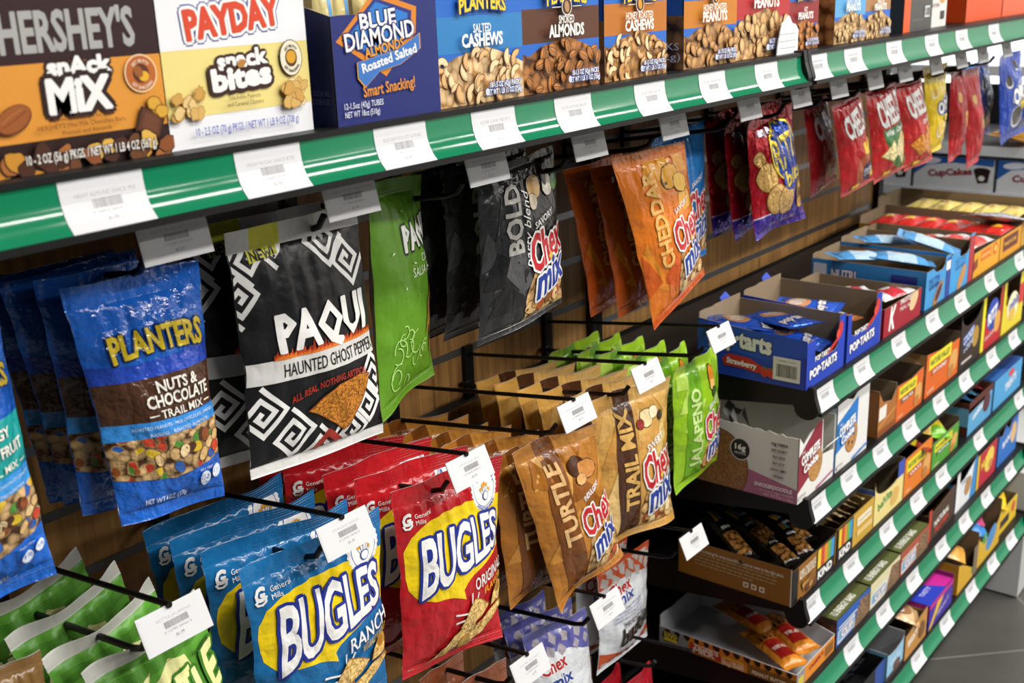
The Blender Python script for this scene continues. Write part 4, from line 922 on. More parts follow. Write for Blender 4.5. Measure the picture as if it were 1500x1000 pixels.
def d_pay(cv):
    cv.rect(0, 16.5, 100, 51.5, '#ecd987'); cv.rect(0, 51.5, 100, 160, '#eeeef0')
    cv.text('PAYDAY', 49, 67, 15.5, '#d9482b', w=66, bold=.055, rot=5, out=[('#2b3f9a', .13), ('#f4f3f0', .09)])
    cv.text('snack', 52, 45, 9, WH, w=36, bold=.05, rot=3, out=[('#3a1f1a', .11)]); cv.text('bites', 50, 35.5, 11.5, WH, w=42, bold=.06, rot=3, out=[('#3a1f1a', .12)])
    cv.ell(86, 42.5, 8.4, 10.2, '#3b2b20', n=30); cv.ell(86, 42.5, 7.9, 9.7, '#efe6cc', n=30); cv.ell(86, 42.5, 4.4, 5, '#5a3b1c'); cv.ell(86, 43, 3.5, 3.6, '#d9a02a')
    cv.text('GET MUTTY', 86, 42.5, 1.7, '#3b2b20', w=10, bold=.02, warp=lambda x, y: ((5.6+y)*np.sin(x/5.6), (6.6+y)*np.cos(x/5.6))); cv.text('GET SNACKING', 86, 42.5, 1.7, '#3b2b20', w=12, bold=.02, warp=lambda x, y: ((6-y)*np.sin(x/6), -(7.2-y)*np.cos(x/6)))
    cv.ell(50, 42, 3, 2, '#b57f35', .4)
    for cx, cy, n, s in ((12, 23, 12, 4), (85, 23.5, 16, 5)): blobs(cv, cx-7, cy-6, cx+8, cy+6, n, ['#e3c382', '#d7ae63', '#efd9a6', '#cf9f50'], 3.2, s, cx, '#a5752f', .2)
    cv.text('Snackable Peanuts', 49, 24.6, 2.4, '#5a4426', w=22); cv.text('and Caramel Clusters', 49, 21, 2.4, '#5a4426', w=25)
    cv.text('10 - 2.5 OZ (70 g) PKGS. / NET WT 1 LB 9 OZ (708 g)', 50, 8.8, 4.4, '#4a5ab4', w=72, bold=.012)
closed('snack_carton', 'white and pale yellow peanut cluster carton beside the brown snack-mix carton', .4875, .622, .703, .20, '#eeeef0', '#dcdde2', d_pay)
def d_alm(cv):
    cv.poly([(3, 54), (40, 84), (80, 73), (78, 56), (47, 29)], '#d98424'); cv.poly([(8, 54.5), (40.5, 80), (75, 70.5), (73, 57), (47, 34)], '#25307e'); cv.poly([(12, 55), (41, 77.5), (71, 69), (69, 57), (47, 37)], '#2a78c8')
    cv.text('BLUE', 42, 67, 10, WH, w=34, bold=.03, rot=5, out=[('#1b2468', .07)]); cv.text('DIAMOND', 43, 56.5, 11.5, WH, w=66, bold=.02, rot=6, out=[('#1b2468', .06)])
    cv.text('ALMONDS', 46, 48, 6.4, '#e39a2c', w=38, bold=.03, rot=8)
    R = [(20, 30), (20, 40), (34, 42), (56, 45), (80, 55), (80, 45), (60, 36), (40, 33), (26, 24)]
    cv.poly([(x*1.03-1.4, y*1.05-2) for x, y in R], '#d9a03a'); cv.poly(R, '#3a74c0'); cv.text('Roasted Salted', 50, 41, 6.2, WH, w=54, bold=.03, rot=11)
    cv.text('Smart Snacking!', 48, 22.5, 7.6, '#d98a2a', w=50, bold=.025, rot=3)
    cv.text('12-1.5oz (43g) TUBES', 23, 13, 4.0, '#d9dbe8', w=36, bold=.012); cv.text('NET WT 18oz (510g)', 21, 7.5, 4.0, '#d9dbe8', w=32, bold=.012)
w = .760-.637
fr = [(0, 0), (w, 0), (w, .108)]+torn(w, .108, w*.55, .096, 8, .0025, 3)[1:]+torn(w*.55, .096, w*.30, .086, 5, .002, 4)[1:]+torn(w*.30, .086, 0, .086, 4, .001, 5)[1:]
def d_almside(cv):
    cv.poly([(100, 78), (86, 66), (100, 54)], '#c4571f'); cv.poly([(100, 75), (89.5, 66), (100, 57)], '#232f78')
    cv.text('TREE NUTS. SUCH AS', 84, 14, 2.4, '#6a6f9a', w=24); cv.text('HEART DISEASE', 86, 10.5, 2.4, '#6a6f9a', w=20)
carton('snack_carton', 'dark blue almond carton torn open at the top, with an orange diamond', .637, .760, .690, .88, TZ, .1, .086, .115, .1, '#1f2a70', '#171f52', d_alm, d_almside, front=fr, inner='#c2b48e', group='cartons on the upper shelf', left=[(0, 0), (.19, 0)]+torn(.19, .086, 0, .125, 8, .002, 6), design_h=.108)
for i in range(5):
    def d_tube(cv):
        cv.rect(58, 0, 78, cv.H, '#5f9fd6'); 
        for j in range(9): cv.rect(8, 12+j*15, 46, 15+j*15, '#8d7f58')
    packet('almond_tube', 'pale gold almond tube standing in the torn dark blue carton, %s from the left' % (ORD[i] if i else 'first'), 'packet', 'almond tubes in the dark blue carton', .022, .115, (.650+i*.022, .712+.004*(i % 2), TZ+.06), (math.pi/2, 0, 0), d_tube, '#d8c98c', T=.009, seed=30+i)
def shade(h, k): return '#%02x%02x%02x' % tuple(min(255, int(int(h[m:m+2], 16)*k)) for m in (1, 3, 5))
def d_nut(band, l1, l2, net, bandv=(37, 62), pile=('#e6bd84', '#8a5a2a'), n=26, deep=False, dot=None, seed=1, rim='#7a4c20', k=None):
    def d(cv):
        cv.rect(0, 0, 100, cv.H, '#2468c4'); cv.rect(0, bandv[0], 100, bandv[1], band)
        cv.poly([(0, 0), (100, 0), (100, 26), (90, 30), (72, 36), (56, 40), (40, 37), (22, 34), (8, 28), (0, 30)], ('nuts', pile[0], pile[1], 105, 1.0))
        R = random.Random(seed)
        for i in range(n):                                       # single nuts on the printed heap
            x = R.uniform(3, 97); y = R.uniform(2, 36-abs(x-52)*.14); t = R.uniform(0, 3); a = R.uniform(4.6, 6.6)
            if k == 'cashew':
                P = []; Q = []
                for j in range(9):
                    q = t+j*.32; P.append((x+a*1.15*math.cos(q), y+a*1.15*math.sin(q)))
                for j in range(9)[::-1]:
                    q = t+j*.32; rr = a*(.45 if 0 < j < 8 else .8); P.append((x+rr*math.cos(q), y+rr*math.sin(q)))
                cx = sum(p[0] for p in P)/18; cy = sum(p[1] for p in P)/18
                cv.poly([(cx+(p[0]-cx)*1.13, cy+(p[1]-cy)*1.13) for p in P], rim); cv.z -= .6; cl = R.choice([pile[0], '#f0d2a2', '#dcae74']); cv.poly(P, shade(cl, .9)); cv.z -= .6; cv.poly([(cx+(p[0]-cx)*.82+.2, cy+(p[1]-cy)*.82+.7) for p in P], shade(cl, 1.05)); cv.z -= .6
            else:
                b = a*(.58 if k == 'almond' else .72)
                cv.ell(x, y, a*1.07, b*1.09, rim, t, 14); cv.z -= .6; cv.ell(x, y, a, b, shade(pile[0], R.uniform(.74, .88)), t, 14); cv.z -= .6; cv.ell(x-.5, y+b*.16, a*.78, b*.7, shade(pile[0], R.uniform(.95, 1.05)), t, 12); cv.z -= .6; cv.ell(x-.8, y+b*.3, a*.42, b*.32, shade(pile[0], 1.16), t, 10); cv.z -= .6
                if k == 'almond': cv.line([(x-a*.7*math.cos(t), y-a*.7*math.sin(t)), (x+a*.7*math.cos(t), y+a*.7*math.sin(t))], .5, rim); cv.z -= .8
        cv.z += 1
        cv.text('PLANTERS', 52, 70, 10, '#eecf2c', w=52, bold=.035, out=[('#1d3f86', .07)], warp=lambda x, y: (x, y-.004*x*x+1.5))
        if dot: cv.ell(51, 62.5, 6.6, 6.6, '#e9e2d6'); cv.ell(51, 62.5, 5.8, 5.8, '#4c2a18'); cv.ell(51, 62.5, 3, 4.4, dot, .3); cv.rect(32, 62.2, 43, 62.8, '#e9e2d6'); cv.rect(59, 62.2, 70, 62.8, '#e9e2d6')
        cv.text(l1, 50, 53.5, 6.2, '#f2efe6', w=min(44, 5.4*len(l1)*.62), bold=.02); cv.text(l2, 50, 45.5, 9, '#f4f1ea', w=46, bold=.045)
        cv.text(net[0], 74, 12.6, 4.0, '#f0f0f4', w=36, bold=.025, out=[('#2a5cae', .09)]); cv.text(net[1], 72, 7.6, 4.0, '#f0f0f4', w=42, bold=.025, out=[('#2a5cae', .09)])
        cv.ell(52, 8, 2.6, 3, '#2a5cae'); cv.ell(52, 8, 2.1, 2.5, '#e6e9f2'); cv.text('U', 52, 8, 2.2, '#2a5cae')
    return d
closed('snack_carton', 'bright blue salted cashew carton right of the dark blue almond carton', .762, .889, .698, .185, '#2468c4', '#2d5ea8', d_nut('#2f7fbd', 'SALTED', 'CASHEWS', ('18-1.5 OZ (42g) PACKS', 'NET WT 1 LB 11 OZ (756g)'), pile=('#e8c592', '#a97640'), k='cashew', n=34))
closed('snack_carton', 'smoked almond carton with a brown wood band', .8915, 1.021, .700, .185, '#2468c4', '#2d5ea8', d_nut('#5a3320', 'SMOKED', 'ALMONDS', ('18-1.5 OZ (42g) PACKS', 'NET WT 1 LB 11 OZ (756g)'), pile=('#b5753a', '#4a260e'), k='almond', n=34, dot='#b58a5a', seed=2, rim='#4a2810'))
d_s = lambda cv: (cv.rect(0, 0, 100, cv.H*.2, ('nuts', '#a8713a', '#4a2c14', 60, 1)), cv.rect(0, cv.H*.2, 100, cv.H*.34, '#b4702c'))
closed('snack_carton', 'honey roasted cashew carton with a golden brown band', 1.031, 1.156, .700, .185, '#2468c4', '#3a6ab0', d_nut('#bb6f20', 'HONEY ROASTED', 'CASHEWS', ('18-1.5 OZ (42g) PACKS', 'NET WT 1 LB 11 OZ (756g)'), pile=('#c48f52', '#7a4c20'), k='cashew', n=34, dot='#d9982e', seed=3, bandv=(38, 64)), d_s)
closed('snack_carton', 'honey roasted peanut carton with an orange-gold band', 1.198, 1.326, .702, .185, '#2468c4', '#3a6ab0', d_nut('#c67a1d', 'HONEY ROASTED', 'PEANUTS', ('18-1.75 OZ (49g) PACKS', 'NET WT 1 LB 15.5 OZ (893g)'), pile=('#c8955c', '#6e431c'), n=34, dot='#d9982e', seed=4, bandv=(36, 60)), lambda cv: (cv.rect(0, 0, 100, cv.H*.33, ('nuts', '#a8713a', '#4a2c14', 60, 1)), cv.text('PACKS', 84, 14, 4.5, WH, w=26), cv.text('(882g)', 85, 8, 4.5, WH, w=26)))
closed('snack_carton', 'red salted peanut carton, nearer of the two red peanut cartons', 1.329, 1.482, .706, .185, '#2468c4', '#a8262a', d_nut('#b3262a', 'SALTED', 'PEANUTS', ('18-1.75 OZ (49g) PACKS', 'NET WT 1 LB 15.5 OZ (893g)'), pile=('#d9ac72', '#8a5a2a'), n=34, seed=5, bandv=(32, 64)))
closed('snack_carton', 'dark red peanut carton behind the torn white card, farther of the red pair', 1.486, 1.588, .712, .185, '#2468c4', '#a8262a', d_nut('#8e2226', 'HOT', 'PEANUTS', ('18-1.75 OZ PACKS', 'NET WT 1 LB 15.5 OZ'), pile=('#c07a3a', '#6a3a18'), n=30, seed=6, bandv=(34, 64)))
q = MB()
tp = [(0, 0), (.062, 0), (.062, .030)]+torn(.062, .030, .030, .050, 6, .002, 2)[1:]+[(.022, .044), (.012, .040), (.004, .018)]
q.prism(tp, 'y', 0, .0015, mat('#ecebe8', 'paper'))
for k in range(3): q.box(.006, -.0004, .008+k*.009, .056, -.0001, .0086+k*.009, mat('#9a9a9a', 'paper'))
tag(q.build('torn_card', loc=(1.425, .694, TZ)), 'torn white card standing before the two red peanut cartons', 'card')
closed('snack_carton', 'pale blue peanut carton with cream print, nearer of the pale blue pair', 1.640, 1.752, .710, .185, '#5aa4d6', '#4a8cc0', d_nut('#5aa4d6', 'LIGHTLY SALTED', 'PEANUTS', ('18-1.75 OZ PACKS', 'NET WT 1 LB 15.5 OZ'), pile=('#d9b27a', '#94693a'), n=30, seed=7, bandv=(34, 66)), lambda cv: cv.rect(0, 0, 100, cv.H*.38, ('nuts', '#b98a52', '#5a3818', 60, 1)))
closed('snack_carton', 'pale blue peanut carton with a tan band, farther of the pale blue pair', 1.754, 1.858, .712, .185, '#3f7fc0', '#4a8cc0', d_nut('#a87a4c', 'UNSALTED', 'PEANUTS', ('18-1.75 OZ PACKS', 'NET WT 1 LB 15.5 OZ'), pile=('#d9b27a', '#94693a'), n=30, seed=8, bandv=(40, 64)))
def d_grey(cv):
    cv.rect(0, 0, 22, cv.H, '#e2571f'); cv.text('G', 11, 62, 14, WH, w=13, bold=.05); cv.rect(66, 48, 92, 90, '#d9641f'); cv.poly([(60, 36), (90, 40), (88, 46), (62, 44)], '#7a5a1e'); cv.text('PROTEIN', 46, 56, 5, '#c9c9c4', w=30); cv.text('BAR', 44, 49, 4, '#b8862e', w=16)
    cv.rect(72, 16, 90, 30, '#d8d8d6')
    for a in range(6): cv.rect(74+a*2.6, 18, 75.2+a*2.6, 28, '#222222')
    cv.text('12 BARS NET WT 2 LB', 46, 14, 2.6, '#8a8a86', w=36)
closed('snack_carton', 'charcoal grey bar carton with an orange stripe', 1.930, 2.062, .716, .185, '#4a4a48', '#3c3c3e', d_grey, lambda cv: (cv.text('D.', 66, 38, 9, '#d4d4d0', w=14, bold=.03), cv.rect(82, 24, 90, 60, '#8a3a30'), cv.rect(82, 24, 90, 34, '#4a2228'), cv.rect(82, 48, 90, 60, '#b06a48')))
closed('snack_carton', 'white and maroon bar carton between the grey and orange cartons', 2.075, 2.165, .726, .185, '#d9d6d2', '#8a2a2c', lambda cv: (cv.rect(0, 60, 40, 140, '#7a2228'), cv.ell(72, 60, 20, 16, '#c89a58'), cv.rect(64, 14, 88, 30, '#3a3a3a'), cv.text('PROTEIN', 34, 42, 7, '#7a2228', w=44)))
def d_orange(cv): cv.ell(24, 52, 16, 18, WH); cv.text('G', 24, 52, 22, '#d8501c', w=20, bold=.05); cv.rect(46, 52, 82, 64, '#4a3a1c'); cv.ell(68, 36, 14, 12, '#e3ae4a', .3); cv.ell(58, 28, 7, 6, '#c98a2e'); cv.text('RECOVER WHEY PROTEIN BAR', 64, 70, 4, WH, w=52); cv.rect(80, 18, 92, 30, '#8a3414')
closed('snack_carton', 'large bright orange bar carton with a white letter disc', 2.262, 2.480, .722, .185, '#d8501c', '#cc4a18', d_orange, lambda cv: cv.text('WHEY PROTEIN BAR', 60, 40, 4, '#8a3414', w=40))
closed('snack_carton', 'coral orange bar carton at the far end of the upper shelf', 2.486, 2.70, .722, .185, '#d9603a', '#cc4a18', lambda cv: (cv.ell(24, 52, 14, 16, WH), cv.text('G', 24, 52, 18, '#d8501c', w=17, bold=.05)))

# ---------------------------------------------------------------- cartons on the lower shelves
def win(w, hl, lo, hr, a=.2, b=.16):
    """display front: tall posts at the sides, a dipped window between"""
    return [(0, 0), (w, 0), (w, hr), (w*(1-b), hr), (w*(1-b*1.15), lo+.006), (w*(1-b*1.6), lo), (w*a*1.5, lo), (w*a*1.1, lo+.006), (w*a, hl), (0, hl)]
def scoop(w, h, lo): return [(0, 0), (w, 0), (w, h)]+[(w*(.5+.5*math.cos(t)), h-(h-lo)*math.sin(t)**.7) for t in np.linspace(.05, math.pi-.05, 14)]+[(0, h)]
def opn(name, label, x0, x1, k, h, fcol, lcol, fd, ld=None, d=.2, y0=.660, hb=None, front=None, inner='#86745c', group=None, hr=None, hl=None, **kw):
    return carton(name, label, x0, x1, y0, y0+d, DZ[k]+.0006, h, hl or h, hb or h*1.1, hr or h, fcol, lcol, fd, ld, front=front, inner=inner, group=group or {2: 'cartons on the highest lower shelf', 3: 'cartons on the second lower shelf', 4: 'cartons on the third lower shelf', 5: 'cartons on the fourth lower shelf', 6: 'cartons on the lowest shelf'}[k], **kw)
flat = lambda x, y, k, h, a=0: ((x, y, DZ[k]+h), (0, 0, a))
def d_band(a, b): 
    def d(cv): cv.rect(0, cv.H*.28, 100, cv.H*.72, a); cv.ell(70, cv.H*.5, 22, 26, b, .4, wob=.05)
    return d
# --- pastry cartons
def d_popside(cv):
    H = cv.H
    cv.poly([(0, H*.4), (30, H*.5), (60, H*.42), (100, H*.6), (100, H*.9), (0, H*.95)], '#1f4fc0')
    cv.text('pop·tarts', 40, H*.74, 15, WH, w=58, bold=.05, out=[('#14287a', .06)], warp=lambda x, y: (x, y-.06*x))
    cv.poly([(24, 15), (30, 20), (50, 19), (62, 13), (58, 7), (44, 9), (26, 9)], '#c02a2a'); cv.text('Strawberry', 42, 13.5, 5, WH, w=28, bold=.04, rot=-3)
    for x in (63, 69): cv.ell(x, 9.5, 3.6, 4.6, '#c8322a', .4); cv.poly([(x-2, 13), (x+2, 14.5), (x+3, 12)], '#3a7a2a')
    cv.rect(71, 5, 95, 25, '#e4e2de'); cv.bars(74, 8, 18, 11, '#2a2a2a', 22); cv.text('0 38000 31120 6', 83, 22, 1.6, '#555555', w=16); cv.text('NET WT 1 LB 14 OZ (850g)', 12, 20, 2, '#c8d2ea', w=16)
def d_pop(cv):
    cv.text('POP·TARTS', 44, 17, 10, WH, w=72, bold=.05, rot=3, out=[('#14287a', .1)]); cv.text('POP·TARTS', 40, 31, 6, WH, w=40, bold=.04)
    cv.poly([(52, 25), (88, 40), (92, 46), (60, 34)], '#c02a2a'); cv.ell(86, 50, 6, 8, '#c8322a'); cv.ell(80, 44, 5, 6, '#d8443a')
POPB = '#1c3fb4'
wp_ = .134
opn('pastry_carton', 'blue strawberry pastry carton with a barcode, at the left end of its shelf', 1.487, 1.487+wp_, 2, .084, POPB, POPB, d_pop, d_popside, d=.18, front=win(wp_, .072, .036, .086), left=[(0, 0), (.18, 0), (.18, .071), (0, .084)], group='blue pastry cartons', inner='#8a7860')
opn('pastry_carton', 'blue pastry carton right of the strawberry one', 1.632, 1.768, 2, .084, POPB, POPB, d_pop, None, d=.18, front=win(wp_, .078, .04, .086, .1), left=[(0, 0), (.18, 0), (.18, .078), (0, .086)], group='blue pastry cartons', inner='#8a7860')
def d_popk(cv): cv.ell(50, cv.H*.62, 34, 24, '#d99a6a', .2); cv.ell(52, cv.H*.64, 26, 17, '#e8d2c0', .2); cv.text('pop·tarts', 50, cv.H*.3, 18, WH, w=80, bold=.05, rot=8, out=[('#14287a', .1)])
for i, (x, y, h, a, rx) in enumerate(((1.535, .785, .072, .5, .12), (1.575, .745, .074, -.3, -.05), (1.545, .715, .060, .2, .15), (1.572, .728, .05, -.1, .1))):
    o = packet('pastry_packet', '%s blue foil pastry packet lying in the strawberry carton' % ('rearmost', 'uppermost', 'leftmost near', 'frontmost')[i], 'packet', 'pastry packets', .085, .115, (x, y, DZ[2]+h), (rx, .1, a), d_popk, '#2b5cc8', T=.010, seed=i, kind='foil')
for i, (x, y, h, a) in enumerate(((1.70, .76, .062, .2), (1.698, .735, .05, -.2))): packet('pastry_packet', '%s pastry packet in the right-hand blue pastry carton' % ('rear', 'front')[i], 'packet', 'pastry packets', .085, .11, *flat(x, y, 2, h, a), d_popk, '#a8683c' if i else '#2b5cc8', T=.01, seed=4+i)
for x, l in ((1.487, 'strawberry'), (1.632, 'right-hand')):
    q = MB(); q.prism([(0, 0), (.045, 0), (.03, .022), (.004, .018)], 'y', 0, .0014, mat(POPB, 'card')); f = q.build('corner_flap', loc=(x+.085, .842, DZ[2]+.078)); f.rotation_euler = (-.5, 0, .1); tag(f, 'blue folded flap at the rear corner of the %s pastry carton' % l, 'flap', 'blue carton flaps')
# --- red cereal-bar box and the two light blue cereal-bar cartons
def d_k(cv): cv.text('K', 22, 17, 24, WH, w=18, bold=.04, shear=.25); cv.text('PROTEIN', 60, 27, 5, WH, w=36, bold=.02); cv.text('MEAL BAR', 58, 20, 4, WH, w=34); cv.ell(78, 22, 13, 9, '#e0c090', .7); cv.text('CEREAL', 26, 32, 2.6, WH, w=20)
opn('cereal_bar_box', 'dark red cereal-bar box with white wrappers inside, right of the blue pastry cartons', 1.782, 1.952, 2, .05, '#a01a2c', '#96182a', d_k, None, d=.19, hb=.055, top=None)
for i, (x, y, a) in enumerate(((1.83, .72, .3), (1.87, .76, -.2), (1.90, .70, .2), (1.84, .80, .1))): packet('bar_packet', '%s white and red wrapped bar in the dark red box' % ('left', 'middle', 'right', 'rear')[i], 'packet', 'bars in the dark red box', .05, .10, *flat(x, y, 2, .045, a+1.2), d_band('#c0303a', '#e8e0d8'), '#e2e2e4', T=.012, seed=10+i)
def d_ng(cv): cv.text('NUTRI', 34, 40, 8, '#24408a', w=44, bold=.03); cv.text('GRAIN', 34, 31, 8, '#24408a', w=44, bold=.03); cv.ell(52, 15, 24, 10, '#a87a3c', .7); cv.ell(54, 16, 16, 6, '#3a2450', .7); cv.rect(84, 0, 100, 60, '#31449c'); cv.rect(80, 42, 99, 56, '#e0e4ea')
def d_ngside(cv): cv.text('NUTRI', 29, 22, 9, WH, w=22, bold=.03, out=[('#24408a', .07)]); cv.text('GRAIN', 29, 12.5, 8, WH, w=22, bold=.03, out=[('#24408a', .07)]); cv.ell(57, 10, 14, 9, '#b8863c', -.1); cv.ell(57, 11, 9, 4, '#4a2a1c', -.1); cv.rect(71, 10, 93, 28, '#23358c'); cv.text('BLUEBERRY', 82, 19, 4, WH, w=18, bold=.02); cv.rect(2, 10, 14, 30, '#d8dce4')
opn('cereal_bar_carton', 'light blue blueberry cereal-bar carton with a dark blue panel, nearer of two', 1.973, 2.098, 2, .072, '#3f97d2', '#2f86c6', d_ng, d_ngside, d=.215, front=win(.125, .07, .06, .08, .3, .2), group='light blue cereal-bar cartons', inner='#85735b')
opn('cereal_bar_carton', 'light blue cereal-bar carton with a red edge stripe, farther of two', 2.102, 2.232, 2, .078, '#3f9ad6', '#2f86c6', lambda cv: (cv.text('NUTRI', 40, 44, 8, '#24408a', w=44), cv.text('GRAIN', 40, 35, 8, '#24408a', w=44), cv.ell(50, 16, 22, 10, '#c08a4a', .8), cv.rect(78, 0, 100, 70, '#b03038')), None, d=.215, front=win(.13, .075, .062, .095, .3, .2), group='light blue cereal-bar cartons', inner='#85735b')
for i, (x, y, h, a, rx) in enumerate(((2.02, .80, .075, .9, .1), (2.06, .74, .07, .5, .15), (2.15, .72, .085, .3, .3), (2.15, .80, .08, .8, .1))): packet('bar_packet', '%s light blue wrapped bar in the light blue cartons' % ('rear left', 'front left', 'front right', 'rear right')[i], 'packet', 'bars in the light blue cartons', .06, .12, (x, y, DZ[2]+h), (rx, 0, a), d_band('#b8d4ea', '#d07a3a'), '#5aa2dc', T=.012, seed=20+i)
# --- candy trays at the far end
def d_yel(cv): cv.poly([(0, 8), (16, 12), (14, 24), (0, 20)], '#8a3a1c'); cv.rect(26, 16, 66, 28, '#d9641c'); cv.text('REDUCED PRICE', 46, 22, 4.6, '#f0d060', w=34, bold=.02); cv.ell(82, 22, 8, 8, '#d9641c'); cv.ell(82, 22, 4, 4, '#f0d060')
def d_yel2(cv): cv.rect(14, 10, 84, 30, '#6a2a14'); cv.text('PEANUT BUTTER', 48, 20, 5, '#e8b83a', w=56, bold=.02)
opn('candy_tray', 'yellow candy tray with an orange panel on the shelf of pastry cartons', 2.238, 2.400, 2, .05, '#e0a01c', '#d09418', d_yel, None, d=.26, hr=.056, hb=.056, group='candy trays')
opn('candy_tray', 'yellow candy tray with a brown panel, beyond the orange-panelled one', 2.404, 2.552, 2, .05, '#d9961c', '#d09418', d_yel2, None, d=.30, hr=.066, hb=.066, group='candy trays')
opn('candy_tray', 'kraft candy tray with yellow packs, farthest on the shelf of pastry cartons', 2.556, 2.700, 2, .055, '#c99a3a', '#b8a080', d_yel2, None, d=.32, hr=.08, hb=.08, group='candy trays')
for i in range(5): packet('candy_pack', 'white and red candy pack, %s in a row in the orange-panelled tray' % ('first', 'second', 'third', 'fourth', 'fifth')[i], 'packet', 'candy packs in the orange-panelled tray', .05, .13, (2.305+.012*(i % 2), .69+.045*i, DZ[2]+.056-.003*i), (0, 0, 1.5), d_band('#d03a32', '#f0e0dc'), '#e6dedc', T=.013, seed=40+i)
for i in range(6): packet('candy_pack', 'red candy pack with a yellow mark, %s in a row in the brown-panelled tray' % ('first', 'second', 'third', 'fourth', 'fifth', 'sixth')[i], 'packet', 'candy packs in the brown-panelled tray', .048, .12, (2.475, .69+.046*i, DZ[2]+.05), (0, 0, 1.57), lambda cv: cv.ell(50, cv.H*.5, 24, 30, '#e0b030'), '#c82a24', T=.013, seed=50+i)
for i in range(5): packet('candy_pack', 'yellow candy pack, %s in a row in the farthest kraft tray' % ('first', 'second', 'third', 'fourth', 'fifth')[i], 'packet', 'candy packs in the kraft tray', .048, .12, (2.63, .70+.05*i, DZ[2]+.06), (0, 0, 1.57), lambda cv: cv.ell(50, cv.H*.5, 20, 24, '#b8862a'), '#d8c26a', T=.013, seed=60+i)
packet('candy_pack', 'silver and white candy wrapper lying loose on the brown-panelled tray', 'packet', None, .07, .15, (2.52, .70, DZ[2]+.068), (.2, .1, 1.2), d_band('#c8ccd4', '#8a5a3c'), '#dcdde2', T=.012, kind='foil', seed=66)

# --- cookie cartons
def d_ckside(cv):
    H = cv.H
    cv.poly([(0, 26), (58, 17), (100, 9), (100, 0), (0, 0)], '#b06a88'); cv.poly([(42, 24), (100, 12.5), (100, 0), (0, 0), (0, 30)], '#b06a88')
    cv.ell(26, 18, 30, 34, '#7c5230', n=34); cv.ell(25.5, 18, 29, 33, ('nuts', '#a87845', '#7d5430', 520, 1), n=34)
    cv.ell(48, 37, 9.5, 10, '#d9d7d2'); cv.ell(48, 37, 8.6, 9.1, '#2a2320', n=30); cv.text('16g', 48, 39, 5, WH, w=10, bold=.03); cv.text('PROTEIN', 48, 33.4, 2.2, WH, w=10)
    for i, t in enumerate(('10g FIBER', 'NO DAIRY', 'NO EGG', 'NO SOY', 'NON GMO', 'VEGAN')): cv.text(t, 83, 49-5.6*i, 2.5, '#33302e', w=(15, 14, 11, 11, 14, 9)[i], bold=.02, shear=.15); cv.rect(78, 46.6-5.6*i, 88, 46.9-5.6*i, '#9a9694')
    cv.text('SNICKERDOODLE', 79, 10.5, 3.4, '#f0e6ea', w=34, bold=.03, shear=.15); cv.text('12 - 4 oz (113g) COOKIES', 82, 6.3, 2.2, '#e4ccd6', w=30); cv.text('NET WT 3 lbs (1.36kg)', 84, 3, 2.2, '#e4ccd6', w=26)
def d_ck(c1, c2, choc):
    def d(cv):
        cv.poly([(0, 14), (62, 38), (62, 96), (0, 60)] if not choc else [(0, 26), (64, 40), (64, 86), (0, 66)], c1); cv.ell(46, 36, 20, 22, '#7a4f28'); cv.ell(46, 36, 19, 21, ('nuts', '#cf9a58', '#a06a34', 400, 1))
        if choc:
            for x, y in ((38, 30), (50, 26), (54, 38), (44, 46)): cv.ell(x, y, 2.6, 2.6, '#3a2014')
        cv.text('THE', 12, 62, 4, WH, w=10)
        cv.text('COMPLETE', 31, 56, 12, WH, w=50, bold=.06, rot=9, out=[(c1, .12)]); cv.text('Cookie', 32, 43, 10, WH, w=40, bold=.05, rot=9, shear=.2, out=[(c1, .12)])
        cv.rect(2, 4, 20, 9, '#d5d2ce'); cv.text('NET WEIGHT', 12, 9, 3, '#55504c', w=18); cv.poly([(50, 2), (98, 8), (98, 11), (50, 5)], c2)
    return d
wc = .128
opn('cookie_carton', 'white and pink cookie carton torn open along the top, with a dark round seal', 1.475, 1.475+wc, 3, .11, '#e4e2de', '#dad7d0', d_ck('#8a2436', '#b06a88', 0), d_ckside, d=.185, hr=.105, hb=.13,
    front=[(0, 0), (wc, 0), (wc, .046), (wc*.66, .052), (wc*.64, .112), (wc*.3, .104), (wc*.12, .092), (0, .108)], left=[(0, 0), (.185, 0)]+torn(.185, .106, 0, .112, 26, .0022, 9), inner='#dedbd3', design_h=.112)
q = MB(); q.prism([(0, 0), (.05, .006), (.046, .03), (.012, .022)], 'y', 0, .0012, mat('#e2e1dd', 'paper')); f_ = q.build('torn_flap', loc=(1.558, .672, DZ[3]+.045)); f_.rotation_euler = (.7, 0, 0); tag(f_, 'white torn carton flap sticking out of the pink cookie carton', 'flap')
opn('cookie_carton', 'white and light blue cookie carton with a torn upright back', 1.612, 1.738, 3, .118, '#e4e2de', '#cfe0ec', d_ck('#2477c4', '#2477c4', 1), lambda cv: (cv.rect(60, 0, 100, 24, '#4a9ad0'), cv.text('COOKIES', 84, 10, 4, WH, w=24)), d=.17, hr=.14, hb=.14, inner='#d8d6d0', design_h=.12,
    front=[(0, 0), (.126, 0), (.126, .12), (.1, .135), (.085, .118), (.06, .108), (.03, .118), (0, .114)], left=[(0, 0), (.17, 0), (.17, .112), (.14, .10), (.125, .075), (.11, .10), (.08, .13), (0, .142)])
q = MB()
R_ = random.Random(5)
for i in range(9):
    a = R_.uniform(0, 3); x, y, z = R_.uniform(0, .05), R_.uniform(0, .06), R_.uniform(0, .03)
    q.add([(x-.02, y, z), (x+.02*math.cos(a), y+.02*math.sin(a), z+.012), (x+.008, y+.025, z+.022), (x-.014, y+.018, z+.018)], [(0, 1, 2), (0, 2, 3)], mat('#8b8a86', 'paper'))
tag(q.build('crumpled_wrap', loc=(1.50, .765, DZ[3]+.07)), 'crumpled grey wrapping inside the pink cookie carton', 'wrapping')
